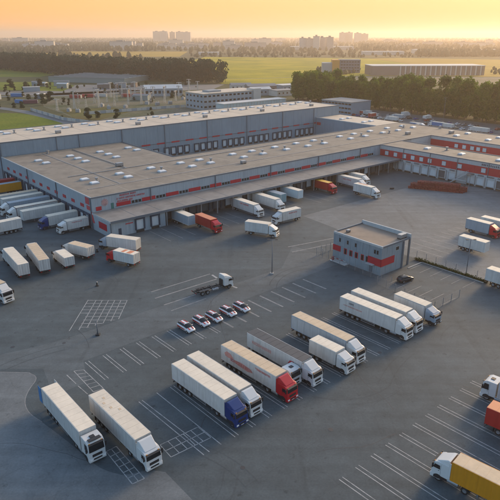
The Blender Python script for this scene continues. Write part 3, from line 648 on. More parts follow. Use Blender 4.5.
fence('wire fence enclosure at the left gatehouse corner', [S2(36,-51.2), S2(35.3,-47.6), S2(43,-47.2), S2(43,-51.4)], 2.4, 2.0)
fence('wire fence in front of the grey gatehouse wall', [S2(35.6,-53), S2(35.0,-66), S2(36.5,-71)], 1.4)
struct('kerb', MB().box(-.15,.15,-17,0,0,.14), CONC, S(52.6,-68.5), AX)
struct('kerb', MB().box(0,6,-.15,.15,0,.14), CONC, S(46.6,-68.5), AX)
def leafcloud(mb, n, fn, size):
    for _ in range(n):
        c = Vector(fn()); a = Vector((random.gauss(0,1), random.gauss(0,1), random.gauss(0,.7))).normalized(); b = a.orthogonal().normalized(); b.rotate(Matrix.Rotation(random.uniform(0,6.28), 3, a)); w = a.cross(b)
        q = size*random.uniform(.6,1.3)
        mb.quad(tuple(c-b*q-w*q*.6), tuple(c+b*q*.9-w*q*.6), tuple(c+b*q+w*q*.6), tuple(c-b*q*.9+w*q*.6))
hd = MB(); leafcloud(hd, 2600, lambda: (random.uniform(-.45,.45), random.uniform(-20,0), abs(random.gauss(.25,.22))), .12)
hd = obj('low_hedge', hd, HEDGE, None, S(53.1,-66,0), AX); tag(hd, 'low dark green hedge strip beside the small car park', 'hedge')
def pole(label, x, y, h, arms=2, rz=0.0, name='yard_lamp', foot=None):
    r = thing(name, label, 'lamp post', (x, y, 0), rz)
    obj('mast', MB().tube((0,0,0), (0,0,h), .13, 10, .07).mesh('mast', 0, True), TRIM, r); obj('foot', MB().box(-.4,.4,-.4,.4,0,.3).mesh('foot', .04), BLACK if not arms else CONC, r)
    if arms:
        obj('bracket', MB().tube((-1.0,0,h-.1), (1.0,0,h-.1), .045, 6), STEEL, r)
        for i in range(arms): x0 = -.95 + 1.9*i/max(1, arms-1); k = obj('lamp_head', MB().box(x0-.3,x0+.3,-.17,.2,h-.1,h+.06).mesh('lamp_head', .03), BLACK, r); obj('lens', MB().box(x0-.24,x0+.24,-.12,.15,h-.125,h-.1), LAMPM, k)
pole('tall slim lamp mast standing alone left of the gatehouse', 5.4, 129.1, 9.0)
pole('short dark post beside the painted hatch grid', -29.8, 98.6, 3.1, 0)
pole('tall lamp mast by the fence before the white box trailer', 52.9, 128.5, 9.2)
pole('lamp mast behind the wing by the tree line', *S2(282,70), 16, 2)
pole('lamp mast at the far car park edge', *S2(279,20), 16, 2)
for lb, x, y in (('small black bollard near the box truck with curved nose', -41.4, 144.3), ('small black bollard on open asphalt above the hatch grid', -35.8, 121.9)):
    r = thing('bollard', lb, 'bollard', (x, y, 0)); obj('post', MB().tube((0,0,0), (0,0,1.0), .16, 10), BLACK, r); obj('base', MB().tube((0,0,0), (0,0,.12), .4, 12), RUBBER, r); obj('cap', MB().tube((0,0,1.0), (0,0,1.1), .2, 10, .1), STEEL, r)
# barrier by the gatehouse
br_ = thing('road_barrier', 'red and white barrier lying beside the left gatehouse corner', 'barrier', S(36.2,-52.6,0), AX)
obj('housing', MB().box(-.25,.25,-.25,.25,0,1.1).mesh('housing', .04), REDBOX, br_)
for i in range(6): obj('boom_section', MB().box(-.06,.06,.3-.75*(i+1),.3-.75*i,.85,.99), WHITE if i % 2 else REDBOX, br_)
obj('plinth', MB().box(-.6,.9,-4.6,.5,0,.18).mesh('plinth', .03), WHITE, br_)

# ------------------------------------------------------------------ vehicles
def tyre_me(r=.5, w=.3): return cached(('ty', r, w), lambda: MB().lathe_y([(r*.6,-w/2),(r*.92,-w/2),(r,-w*.36),(r,w*.36),(r*.92,w/2),(r*.6,w/2)]).mesh('wheel', 0, True))
def rim_me(r=.5, w=.3): return cached(('ri', r, w), lambda: MB().lathe_y([(0.02,-w*.28),(r*.28,-w*.28),(r*.36,-w*.42),(r*.62,-w*.4),(r*.62,w*.4),(r*.36,w*.42),(r*.28,w*.28),(.02,w*.28)]).mesh('rim'))
def wheel(root, x, y, r=.5, w=.3, rim=True):
    o = obj('wheel', tyre_me(r, w), RUBBER, root, (x, y, r))
    if rim: obj('rim', rim_me(r, w), STEEL, o)

def cab_mesh(h):
    def mk():
        b = MB().side([(0,.95),(0,h),(1.55,h),(1.95,h-.2),(2.14,h-.42),(2.3,1.85),(2.32,.95)], -1.23, 1.23)
        return b.mesh('cab', .07)
    return cached(('cab', h), mk)
def add_cab(root, x, col, h=3.05, defl=3.85, lod=2, visor=True):
    """European cab-over: body, windscreen, side windows, grille, bumper, lamps, mirrors, roof deflector"""
    c = obj('cab', cab_mesh(h), col, root, (x, 0, 0))
    y = 1.12
    ws = cached(('ws', h), lambda: MB().hexa([(2.27,-y,1.92),(2.31,-y,1.92),(2.31,y,1.92),(2.27,y,1.92),(2.12,-y+.05,h-.45),(2.165,-y+.05,h-.45),(2.165,y-.05,h-.45),(2.12,y-.05,h-.45)]).mesh('windscreen'))
    obj('windscreen', ws, GLASS, c)
    for sy in (-1, 1):
        sw = cached(('sw', h, sy), lambda: MB().hexa([(1.15,sy*1.21,1.95),(2.12,sy*1.21,1.95),(2.12,sy*1.25,1.95),(1.15,sy*1.25,1.95),(1.2,sy*1.21,h-.5),(1.9,sy*1.21,h-.5),(1.9,sy*1.25,h-.5),(1.2,sy*1.25,h-.5)]).mesh('side_window'))
        obj('side_window', sw, GLASS, c)
    obj('bumper', cached('bump', lambda: MB().box(1.0,2.42,-1.24,1.24,.38,.98).mesh('bumper', .06)), col if col is not CAB_G else BLACK, root, (x,0,0))
    obj('grille', cached('grille', lambda: MB().box(2.31,2.355,-.72,.72,1.08,1.5).mesh('grille', .015)), BLACK, c)
    if lod > 0:
        for sy in (-1, 1):
            obj('headlight', cached(('hl', sy), lambda: MB().box(2.36,2.46,sy*.95-.2,sy*.95+.2,.62,.86).mesh('headlight', .02)), LAMPM, c)
            mi = cached(('mir', sy), lambda: MB().box(2.05,2.2,sy*1.3-.05,sy*1.52+.02*sy,2.0,2.75).mesh('mirror', .03)); obj('mirror', mi, BLACK, c)
            if lod > 1: obj('door_step', cached(('step', sy), lambda: MB().box(1.2,1.9,sy*1.2-.05,sy*1.26,.45,.92).mesh('door_step', .02)), BLACK, c)
        if visor: obj('sun_visor', cached(('vis', h), lambda: MB().hexa([(2.1,-1.1,h-.36),(2.36,-1.1,h-.42),(2.36,1.1,h-.42),(2.1,1.1,h-.36),(2.05,-1.1,h-.28),(2.36,-1.1,h-.37),(2.36,1.1,h-.37),(2.05,1.1,h-.28)]).mesh('sun_visor')), BLACK, c)
    for sy in (-1, 1):
        def arch():
            mb = MB(); pts = [(1.35+.62*cos(pi*i/10), .5+.62*sin(pi*i/10)) for i in range(11)]; mb.side(pts, sy*1.245-.012, sy*1.245+.012); return mb.mesh('wheel_arch')
        obj('wheel_arch', cached(('arch', sy), arch), BLACK, root, (x,0,0))
        if lod > 1:
            obj('door_handle', cached(('dh', sy), lambda: MB().box(1.22,1.4,sy*1.25-.02,sy*1.25+.02,1.72,1.78).mesh('door_handle')), BLACK, c)
            obj('door_gap', cached(('dg', h, sy), lambda: MB().box(1.06,1.085,sy*1.232-.004,sy*1.232+.004,1.0,h-.35).mesh('door_gap')), BLACK, c)
            obj('marker_lamp', cached(('ml', h, sy), lambda: MB().box(2.0,2.1,sy*.9-.1,sy*.9+.1,h-.3,h-.22).mesh('marker_lamp')), M('amber_lamp', (.6,.25,.02), .3, noise=.02), c)
    obj('lower_grille', cached('lg', lambda: MB().box(2.415,2.435,-.62,.62,.66,.9).mesh('lower_grille')), BLACK, root, (x,0,0))
    if lod > 1: obj('wiper', cached('wip', lambda: MB().box(2.31,2.335,-.8,.1,1.93,1.97).box(2.31,2.335,.15,1.0,1.93,1.97).mesh('wiper')), BLACK, c)
    if lod > 1: obj('number_plate', cached('np', lambda: MB().box(2.42,2.44,-.26,.26,.5,.62).mesh('number_plate')), WHITE, root, (x,0,0))
    obj('lower_body', cached('lowb', lambda: MB().box(.15,2.2,-1.1,1.1,.5,.96).mesh('lower_body')), BLACK, root, (x,0,0))
    if defl:
        d = cached(('def', h, defl), lambda: MB().hexa([(0.02,-1.2,h-.02),(1.75,-.95,h-.02),(1.75,.95,h-.02),(0.02,1.2,h-.02),(0.0,-1.12,defl),(.35,-1.0,defl),(.35,1.0,defl),(0.0,1.12,defl)]).mesh('roof_deflector', .05))
        obj('roof_deflector', d, col, c)
    elif lod > 1:
        obj('roof_hatch', cached(('hat', h), lambda: MB().box(.75,1.35,-.35,.35,h-.01,h+.09).mesh('roof_hatch', .02)), BLACK, c)
    wheel(root, x+1.35, 1.02, .5, .32, lod > 0); wheel(root, x+1.35, -1.02, .5, .32, lod > 0)

def add_tractor(root, x, col, h=3.05, defl=3.85, lod=2, back=3.6):
    """tractor unit; x is the back of the cab"""
    add_cab(root, x, col, h, defl, lod)
    obj('chassis', cached(('tch', back), lambda: MB().box(-back,1.6,-.5,-.32,.72,1.02).box(-back,1.6,.32,.5,.72,1.02).box(-back,-back+.15,-.5,.5,.7,1.0).box(-.9,-.6,-.4,.4,.7,.98).mesh('chassis')), CHASSIS, root, (x,0,0))
    for sy in (-1, 1): wheel(root, x-2.25, sy*.93, .5, .56, lod > 0)
    if lod > 0:
        obj('fifth_wheel', cached('fw', lambda: MB().tube((-2.0,0,1.03), (-2.0,0,1.14), .5, 14).mesh('fifth_wheel')), BLACK, root, (x,0,0))
        for sy in (-1, 1):
            obj('fuel_tank', cached(('ft', sy), lambda: MB().tube((-1.35,sy*.92,.78), (.1,sy*.92,.78), .32, 12).mesh('fuel_tank')), STEEL, root, (x,0,0))
            obj('mudguard', cached(('mg', sy), lambda: MB().side([(-2.95,.75),(-2.9,1.08),(-1.65,1.08),(-1.6,.75),(-1.66,.75),(-1.7,1.03),(-2.85,1.03),(-2.89,.75)], sy*.93-.3, sy*.93+.3).mesh('mudguard')), BLACK, root, (x,0,0))
            if defl: obj('side_fairing', cached(('sf', sy), lambda: MB().box(-.22,0.02,sy*1.2-.03,sy*1.2+.03,1.1,3.6).mesh('side_fairing')), col, root, (x,0,0))

def add_box(root, x0, L, zb, zt, side, roofm, lod=2, w=2.55, frame=WHITE, rear=None):
    """cargo body from x0 to x0+L: side walls, front wall, roof with bows, rear doors and posts"""
    hw = w/2; key = (x0, L, zb, zt, w)
    for sy in (-1, 1):
        o = obj('side_wall', cached(('sd', key, sy), lambda: MB().box(x0+.08, x0+L-.08, sy*hw-.03*sy-.02, sy*hw-.03*sy+.02, zb+.1, zt-.1).mesh('side_wall')), side, root)
        if lod > 0:
            def ribs():
                mb = MB(); n = max(2, round(L/1.7))
                for i in range(1, n): q = x0+L*i/n; mb.box(q-.025, q+.025, sy*hw-.012, sy*hw+.008, zb+.12, zt-.12)
                return mb.mesh('side_strap')
            obj('side_strap', cached(('rb', key, sy), ribs), side, o)['kind'] = 'stuff'
    obj('front_wall', cached(('fr', key), lambda: MB().box(x0+L-.07, x0+L, -hw+.08, hw-.08, zb, zt-.06).mesh('front_wall')), side if side not in (WHITE,) else WHITE, root)
    fm = frame
    def fr():
        mb = MB()
        for sy in (-1, 1):
            mb.box(x0, x0+.1, sy*hw-.06, sy*hw+.06*0+.0, zb, zt) if sy > 0 else mb.box(x0, x0+.1, -hw, -hw+.06, zb, zt)
            mb.box(x0+L-.1, x0+L+.005, hw-.07, hw, zb, zt) if sy > 0 else mb.box(x0+L-.1, x0+L+.005, -hw, -hw+.07, zb, zt)
            y0, y1 = (hw-.05, hw+.012) if sy > 0 else (-hw-.012, -hw+.05)
            mb.box(x0+.1, x0+L-.1, y0, y1, zt-.13, zt-.005); mb.box(x0+.1, x0+L-.1, y0, y1, zb-.02, zb+.12)
        return mb.mesh('body_frame')
    obj('body_frame', cached(('fm', key), fr), fm, root)
    r = obj('roof', cached(('rf', key), lambda: MB().hexa([(x0+.02,-hw+.02,zt-.05),(x0+L-.02,-hw+.02,zt-.05),(x0+L-.02,hw-.02,zt-.05),(x0+.02,hw-.02,zt-.05),(x0+.02,-hw+.1,zt+.012),(x0+L-.02,-hw+.1,zt+.012),(x0+L-.02,hw-.1,zt+.012),(x0+.02,hw-.1,zt+.012)]).mesh('roof')), roofm, root)
    if lod > 0:
        def bows():
            mb = MB(); n = max(3, round(L/1.35))
            for i in range(1, n): q = x0+L*i/n; mb.box(q-.03, q+.03, -hw+.11, hw-.11, zt+.01, zt+.03)
            return mb.mesh('roof_bow')
        obj('roof_bow', cached(('bw', key), bows), roofm, r)['kind'] = 'stuff'
    for sy in (-1, 1):
        y0, y1 = (.015, hw-.07) if sy > 0 else (-hw+.07, -.015)
        d = obj('rear_door', cached(('rd', key, sy), lambda: MB().box(x0-.01, x0+.06, y0, y1, zb+.06, zt-.1).mesh('rear_door')), rear or side, root)
        if lod > 1:
            obj('lock_bar', cached(('lb', key, sy), lambda: MB().tube((x0-.04, y0+.3, zb+.1), (x0-.04, y0+.3, zt-.12), .022, 6).tube((x0-.04, y1-.3, zb+.1), (x0-.04, y1-.3, zt-.12), .022, 6).mesh('lock_bar')), STEEL, d)
    obj('rear_header', cached(('rh', key), lambda: MB().box(x0-.005, x0+.08, -hw+.061, hw-.061, zt-.1, zt-.002).mesh('rear_header')), fm, root)
    obj('rear_sill', cached(('rs', key), lambda: MB().box(x0-.015, x0+.1, -hw+.061, hw-.061, zb-.1, zb+.055).mesh('rear_sill')), CHASSIS, root)

def add_running(root, L, axles, lod=2, legs=True, guard=True, guard_x=None):
    """trailer chassis, axles, guards, lamps"""
    obj('chassis', cached(('ch', L), lambda: MB().box(.1, L-1.2, -.55, -.4, .72, 1.12).box(.1, L-1.2, .4, .55, .72, 1.12).box(.2, .4, -1.1, 1.1, .75, 1.05).box(L*.5, L*.5+.15, -1.1, 1.1, .85, 1.05).mesh('chassis')), CHASSIS, root)
    for ax in axles:
        for sy in (-1, 1): wheel(root, ax, sy*1.03, .5, .38, lod > 0)
    obj('underrun_bar', cached('ub', lambda: MB().box(.02,.14,-1.15,1.15,.45,.6).box(.05,.12,-.5,-.4,.6,.8).box(.05,.12,.4,.5,.6,.8).mesh('underrun_bar')), CHASSIS, root)
    for sy in (-1, 1):
        obj('tail_lamp', cached(('tl', sy), lambda: MB().box(-.03,.04,sy*.95-.2,sy*.95+.2,.82,.98).mesh('tail_lamp')), TAIL, root)
        if guard:
            a, b = guard_x or (axles[-1]+.8, L-4.6)
            if b > a+.5: obj('side_guard', cached(('sg', a, b, sy), lambda: MB().box(a,b,sy*1.18-.02,sy*1.18+.02,.85,.99).box(a,b,sy*1.18-.02,sy*1.18+.02,.5,.64).box(a+.2,a+.28,sy*1.13-.02,sy*1.13+.02,.5,1.1).box(b-.28,b-.2,sy*1.13-.02,sy*1.13+.02,.5,1.1).mesh('side_guard')), STEEL, root)
        if lod > 0: obj('mud_flap', cached(('mf', axles[0], sy), lambda: MB().box(axles[0]-.72,axles[0]-.69,sy*1.03-.25,sy*1.03+.25,.2,.95).mesh('mud_flap')), RUBBER, root)
        if legs: obj('landing_leg', cached(('ll', L, sy), lambda: MB().box(L-3.6,L-3.44,sy*.8-.08,sy*.8+.08,.35,1.15).box(L-3.7,L-3.34,sy*.8-.15,sy*.8+.15,.3,.36).mesh('landing_leg')), STEEL, root)

def print_on(root, name, mat, shapes, side=-1, hw=1.275):
    """flat print on a cargo side, shapes are (x0,x1,z0,z1) or poly lists"""
    y0, y1 = (hw+.01, hw+.016) if side > 0 else (-hw-.016, -hw-.01)
    mb = MB()
    for q in shapes:
        if len(q) == 4 and not isinstance(q[0], tuple): mb.box(q[0], q[1], y0, y1, q[2], q[3])
        else: mb.side(list(q), y0, y1)
    o = obj(name, mb, mat, root)
    if 'lettering' in name: o['kind'] = 'stuff'
    return o
def glyphs(x0, x1, z, h, rng):
    out = []; x = x0
    while x < x1:
        w = h*rng.choice((.5,.62,.7)); t = h*.17
        out.append((x, x+t, z, z+h)); 
        if rng.random() < .7: out.append((x+w-t, x+w, z, z+h))
        for q in (0, .42, .83):
            if rng.random() < .55: out.append((x+t, x+w-t, z+h*q, z+h*q+t))
        x += w + h*.22
    return out

def semi(label, x, y, ang, col=None, side=None, roofm=None, L=13.6, lod=2, h=3.05, defl=3.9, cab=True, zt=4.0, group=None, cat=None, frame=None, rear=None):
    col = col or CAB_W; side = side or WHITE; roofm = roofm or ROOFW
    r = thing('articulated_lorry' if cab else 'semi_trailer', label, cat or ('lorry' if cab else 'trailer'), (x, y, 0), R(ang), group)
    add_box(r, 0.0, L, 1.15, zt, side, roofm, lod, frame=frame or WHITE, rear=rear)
    add_running(r, L, (2.1, 3.4, 4.7), lod)
    if cab: add_tractor(r, L+.28, col, h, defl, lod, 3.4)
    return r
def rigid(label, x, y, ang, col=None, side=None, roofm=None, L=7.0, lod=2, zt=3.6, h=2.75, defl=3.35, group=None, cat='truck', frame=None, rear=None):
    col = col or CAB_W; side = side or WHITE; roofm = roofm or ROOFW
    r = thing('box_truck', label, cat, (x, y, 0), R(ang), group)
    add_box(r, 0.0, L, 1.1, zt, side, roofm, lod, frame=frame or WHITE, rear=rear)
    add_running(r, L+1.4, (1.9,) if L < 9 else (1.5, 2.8), lod, legs=False, guard_x=(3.0, L-.4))
    add_cab(r, L+.15, col, h, defl, lod)
    return r
def swap(label, x, y, ang, side, roofm, L=7.3, lod=1, zt=3.9, group=None):
    r = thing('semi_trailer', label, 'trailer', (x, y, 0), R(ang), group)
    add_box(r, 0.0, L, 1.15, zt, side, roofm, lod)
    add_running(r, L, (1.6, 2.9), lod, guard=False); return r

rg = random.Random(3)
# -- main row, near to far
v = semi('white lorry at bottom left with flat topped cab and one rear door swung open', -31.3, 75.6, -50.0, defl=None, h=3.45)
d = obj('open_door', MB().box(-1.2,.0,1.29,1.35,1.2,3.9), WHITE, v); d.rotation_euler.z = R(0)
d = obj('open_door', MB().box(-1.15,-.05,-1.36,-1.30,1.2,3.9), BLUETARP, v); d['label'] = 'blue rear door swung open'
obj('roof_visor', MB().box(15.3,15.9,-.9,.9,3.46,3.56).mesh('roof_visor', .02), BLACK, v)
v = semi('cream white lorry standing between two ladder markings at bottom left', -23.5, 73.8, -48.9, roofm=ROOFW)
print_on(v, 'roof_patch', CONC, [], -1) if False else None
for px_, py_ in ((2.2,.1),(3.4,-.5),(5.0,-.2),(6.2,.6)): obj('roof_patch', cached('rp', lambda: MB().box(-.25,.25,-.17,.17,4.012,4.03).mesh('roof_patch')), ROOFB, v, (px_, py_, 0))
semi('white lorry with dark blue cab in the main row', -12.1, 82.6, -47.6, col=CAB_B, defl=3.7, h=3.0)
semi('white lorry with white cab parked against the blue cabbed one', -9.8, 85.2, -48.2, roofm=ROOFW)
v = semi('white lorry with bright red cab and red print along its side', -4.2, 88.8, -47.2, col=CAB_R, roofm=ROOFB)
print_on(v, 'side_print', PRINT_P, [[(1.0,2.9),(1.6,3.4),(2.6,3.3),(3.4,2.7),(2.2,2.3),(1.2,2.4)], [(3.2,2.5),(5.2,2.75),(7.4,2.6),(8.3,2.1),(7.0,1.75),(4.5,1.9)], (8.8,12.4,3.3,3.5)])
print_on(v, 'side_lettering', PRINT_R, glyphs(2.6, 8.2, 2.0, .55, rg)); print_on(v, 'side_lettering', PRINT_R, glyphs(9.2, 12.4, 3.1, .28, rg))
v = semi('lorry with dark roof and printed white sides behind the bobtail tractor', 0.4, 93.2, -47.6, roofm=ROOFD)
print_on(v, 'side_lettering', PRINT_P, glyphs(1.4, 6.2, 2.35, .6, rg)); print_on(v, 'side_print', PRINT_R, [[(10.4,2.4),(10.9,3.1),(11.7,3.2),(12.2,2.7),(11.6,2.2)]])
v = thing('tractor_unit', 'white tractor unit without trailer between red cabbed and dark roofed lorries', 'tractor unit', (*Lt(59.5,-60.6)[:2], 0), R(-48)); add_tractor(v, 2.6, CAB_W, 3.2, None, 2, 3.6)
v = semi('grey sided lorry with long beige roof beside the short box truck', 9.0, 100.2, -48.2, roofm=ROOFB, side=M('box_light_grey', (.46,.47,.47), .5, noise=.05, streak=.2), frame=GREYBOX)
rigid('short white box truck in front of the grey sided lorry', 11.6, 91.2, -47, L=6.1, zt=3.7)
v = semi('near cream lorry of the pair in front of the gatehouse', 19.7, 108.6, -47.4)
print_on(v, 'side_lettering', PRINT_D, glyphs(2.4, 3.6, 3.1, .4, rg)); print_on(v, 'side_lettering', PRINT_P, glyphs(1.0, 5.6, 2.4, .3, rg))
semi('far cream lorry of the pair in front of the gatehouse', 22.5, 111.5, -48.2, col=CAB_W, roofm=ROOFW)
rigid('cream box truck with grey cab beside the small car park', 31.4, 110.2, -50, L=7.6, zt=3.8, col=CAB_G, frame=GREYBOX)
# -- bottom right
v = semi('yellow sided lorry with white cab at the bottom right corner', 36.7, 50.2, 137.5, side=YELLOWBOX, roofm=ROOFB, frame=YELLOWBOX, h=3.05, defl=3.75)
v = semi('white lorry cut by the right edge above the red trailer', 49.9, 67.9, 137.0, lod=2, defl=None, h=3.5)
v = semi('red container trailer with orange roof at the right edge', 35.6, 71.0, -43.0, side=REDBOX, roofm=ORANGEROOF, frame=REDBOX, zt=3.9, cab=False)
print_on(v, 'side_lettering', WHITE, glyphs(2.2, 7.0, 2.2, .9, rg))
# -- right edge, upper yard
semi('white trailer cut by the right edge beyond the small car park', 56.2, 123.9, -50, lod=1, cab=False)
r_ = S(85.2,-62.2); rigid('grey box truck with red cab near the right edge', r_[0], r_[1], -49.8, col=CAB_R, side=GREYBOX, L=7.3, zt=4.0, lod=1, frame=GREYBOX, h=3.0, defl=3.7)
r_ = S(69.8,-69.0); swap('white box trailer parked behind the wire fence', r_[0], r_[1], -49.8, WHITE, ROOFW, 7.7)
r_ = S(90.2,-64.0); semi('cream trailer beyond the grey box truck at the right edge', r_[0], r_[1], -49.8, lod=1, cab=True)
# -- left middle group
semi('white lorry seen from behind, second from the left edge of the yard', -54.0, 125.8, 126, rear=WHITE)
v = semi('lorry seen from behind with tan roof and pale roof edges', -50.0, 128.6, 122, roofm=ROOFB)
rigid('small white box truck with a red roof stripe', -44.9, 131.8, 128, L=6.2, zt=3.4)
v = bpy.data.objects['box_truck.%03d' % 3] if 'box_truck.003' in bpy.data.objects else None
rigid('box truck with tan roof and curved nose left of the canopy corner', -41.5, 138.9, 149, L=7.0, roofm=ROOFB, zt=3.5)
rigid('long white box truck right below the canopy corner', -30.0, 143.9, 160, L=9.2, zt=3.9, col=CAB_G, defl=3.6, h=2.9)
v = rigid('white box truck with red cab and orange roof patches', -28.6, 133.8, 151, col=CAB_R, L=6.6, zt=3.6)
for a in ((1.2,2.5),(3.4,4.3)): obj('roof_patch', MB().box(a[0],a[1],-.9,.9,3.613,3.64), ORANGEROOF, v)
semi('white lorry cut by the left edge, facing the camera', -65.4, 122.6, -38, roofm=ROOFB, lod=1)
# -- left facade docks (backed against the wall)
def at(s, t): q = S(s, t); return q[0], q[1]
DL = 220.2
for lb, t, kw in [('red trailer backed to the far left docks', 77.0, dict(side=REDBOX, roofm=REDBOX, cab=False, frame=REDBOX)),
                  ('yellow sided trailer backed to the far left docks', 70.3, dict(side=YELLOWBOX, roofm=GREYBOX, cab=False, frame=YELLOWBOX)),
                  ('tan topped trailer at the left docks next to the yellow one', 54.0, dict(roofm=ROOFB, cab=False)),
                  ('pale topped trailer at the left docks, second after the yellow one', 49.2, dict(cab=False)),
                  ('grey sided lorry with white cab at the left docks', 43.2, dict(side=GREYBOX, roofm=GREYBOX, frame=GREYBOX)),
                  ('white lorry with dark roof edge at the left docks', 36.4, dict(frame=M('maroon_edge', (.09,.02,.03), .5))),
                  ('cream trailer without cab at the left docks', 31.0, dict(cab=False))]:
    x, y = at(-.75, t); semi(lb, x, y, DL, lod=1, **kw)
x, y = at(-17.0, 24.6); semi('white lorry standing free of the left docks at the picture edge', x, y, DL+2, lod=1)
x, y = at(-.75, 21.4); rigid('white truck with blue cab at the left docks', x, y, DL+1, col=CAB_B, L=9.4, zt=3.9, h=2.95, defl=3.6)
x, y = at(-.75, 13.9); v = rigid('small white truck with red stripe nearest the warehouse corner', x, y, DL, L=6.7, zt=3.6)
print_on(v, 'side_lettering', PRINT_R, glyphs(2.2, 5.2, 2.85, .3, rg), 1)
# -- front docks under the canopy
DF = -49.8
def dock(fn, lb, s, t, **kw): x, y = at(s, t); return fn(lb, x, y, DF, lod=1, **kw)
x, y = at(23.2, 2.0); swap('grey blue trailer under the canopy left of the red truck', x, y, DF, GREYBOX, ROOFW, 9.2, zt=4.0)
dock(rigid, 'red truck with orange roof pulled out before the canopy', 26.6, -5.9, col=CAB_R, side=REDBOX, roofm=ORANGEROOF, L=7.9, frame=REDBOX, zt=3.8, h=2.9, defl=3.5)
v = dock(rigid, 'white truck with red lettering docked between canopy posts', 46.4, 1.2, L=11.4, zt=3.9, defl=3.6)
print_on(v, 'side_lettering', PRINT_R, glyphs(4.6, 9.0, 2.9, .5, rg))
dock(rigid, 'cream white truck docked beside the teal trailer', 55.8, 1.4, L=11.6, zt=4.0, defl=3.7)
x, y = at(61.6, 2.0); swap('teal box trailer docked under the canopy', x, y, DF, TEALBOX, GREYBOX, 9.0, zt=4.0)
x, y = at(69.6, 2.0); swap('pale blue white trailer docked at right of the teal one', x, y, DF, M('box_pale_blue', (.44,.52,.56), .5, noise=.05), ROOFW, 9.2, zt=4.0)
dock(rigid, 'red truck with yellow roof docked at the canopy', 86.2, 1.6, col=CAB_R, side=REDBOX, roofm=YELLOWROOF, L=7.6, frame=REDBOX, zt=3.9, h=2.9, defl=3.5)
v = dock(rigid, 'white truck with red print docked near the far canopy end', 98.7, 1.2, L=11.0, zt=4.0, defl=3.7); print_on(v, 'side_lettering', PRINT_R, glyphs(3.6, 7.4, 2.8, .5, rg))
dock(rigid, 'white truck docked farthest right under the canopy', 105.2, 1.0, L=7.2, zt=4.0, defl=3.7)
v = dock(rigid, 'white truck with orange roof stripe driving off the far docks', 93.2, -12.2, L=8.2, zt=3.9, defl=3.6); obj('roof_stripe', MB().box(1.0,5.2,.2,.8,3.913,3.94), ORANGEROOF, v)
rigid('white box truck crossing the yard below the docks, cab to the right', -1.0, 160.3, -24, L=7.4, zt=3.9, defl=3.5, lod=1)
v = rigid('white truck with red lettering heading left across the yard', 15.4, 173.9, -143, L=7.6, zt=3.9, defl=3.5, lod=1); print_on(v, 'side_lettering', PRINT_R, glyphs(1.8, 5.0, 2.9, .4, rg), 1)
# -- chassis truck without body
v = thing('chassis_truck', 'white cabbed truck with bare black chassis in the middle of the yard', 'truck', (-12.6, 116.5, 0), R(35))
add_cab(v, 7.4, CAB_W, 2.95, 3.4, 2)
obj('chassis', MB().box(0,8.6,-.5,-.34,.75,1.05).box(0,8.6,.34,.5,.75,1.05).box(.0,.15,-1.1,1.1,.75,1.0).box(2.2,2.35,-1.1,1.1,.9,1.08).box(4.6,4.75,-1.1,1.1,.9,1.08).box(6.4,6.55,-1.1,1.1,.9,1.08), CHASSIS, v)
for ax in (1.6, 2.95):
    for sy in (-1, 1): wheel(v, ax, sy*.95, .5, .5)
obj('tank', MB().tube((4.2,-.95,.75), (5.8,-.95,.75), .3, 12), STEEL, v); obj('battery_box', MB().box(4.2,5.2,.7,1.15,.5,1.0).mesh('battery_box', .03), BLACK, v)
for sy in (-1, 1): obj('tail_lamp', MB().box(-.04,.02,sy*.85-.2,sy*.85+.2,.78,.95), TAIL, v); obj('mudguard', MB().box(.9,3.65,sy*.95-.27,sy*.95+.27,1.08,1.13), BLACK, v)
obj('air_hoses', MB().box(7.0,7.3,-.6,.6,1.05,2.4).mesh('air_hoses', .05), BLACK, v)

# -- cars
def loft(st, cap=True):
    mb = MB(); k = len(st[0])
    for ring in st: mb.v += ring
    for i in range(len(st)-1):
        for j in range(k): q = (j+1) % k; mb.f.append((i*k+j, i*k+q, (i+1)*k+q, (i+1)*k+j))
    mb.f.append(tuple(range(k))); mb.f.append(tuple((len(st)-1)*k+j for j in reversed(range(k)))); return mb
def ringp(x, hw, z0, z1, tw=None):
    tw = hw*.9 if tw is None else tw
    return [(x,-hw*.9,z0),(x,-hw,z0+(z1-z0)*.35),(x,-hw*.985,z0+(z1-z0)*.8),(x,-tw,z1),(x,tw,z1),(x,hw*.985,z0+(z1-z0)*.8),(x,hw,z0+(z1-z0)*.35),(x,hw*.9,z0)]
def car_body(): return loft([ringp(-2.15,.72,.42,.80), ringp(-2.05,.84,.26,.98), ringp(-1.5,.90,.22,1.02), ringp(-.3,.92,.22,1.0), ringp(.8,.92,.22,.99), ringp(1.5,.88,.22,.90), ringp(1.98,.78,.26,.78), ringp(2.12,.62,.36,.66)]).mesh('body', 0, True)
def car_glass(): return loft([ringp(-1.98,.74,.96,1.02,.70), ringp(-1.72,.78,.96,1.36,.60), ringp(-1.2,.80,.96,1.46,.63), ringp(-.1,.81,.96,1.49,.65), ringp(.3,.80,.96,1.44,.64), ringp(1.15,.78,.94,.99,.70)]).mesh('glasshouse', 0, True)
def car_roof(): return MB().hexa([(-1.62,-.58,1.38),(.22,-.62,1.44),(.22,.62,1.44),(-1.62,.58,1.38),(-1.5,-.5,1.475),(.05,-.55,1.515),(.05,.55,1.515),(-1.5,.5,1.475)]).mesh('roof', .03, True)
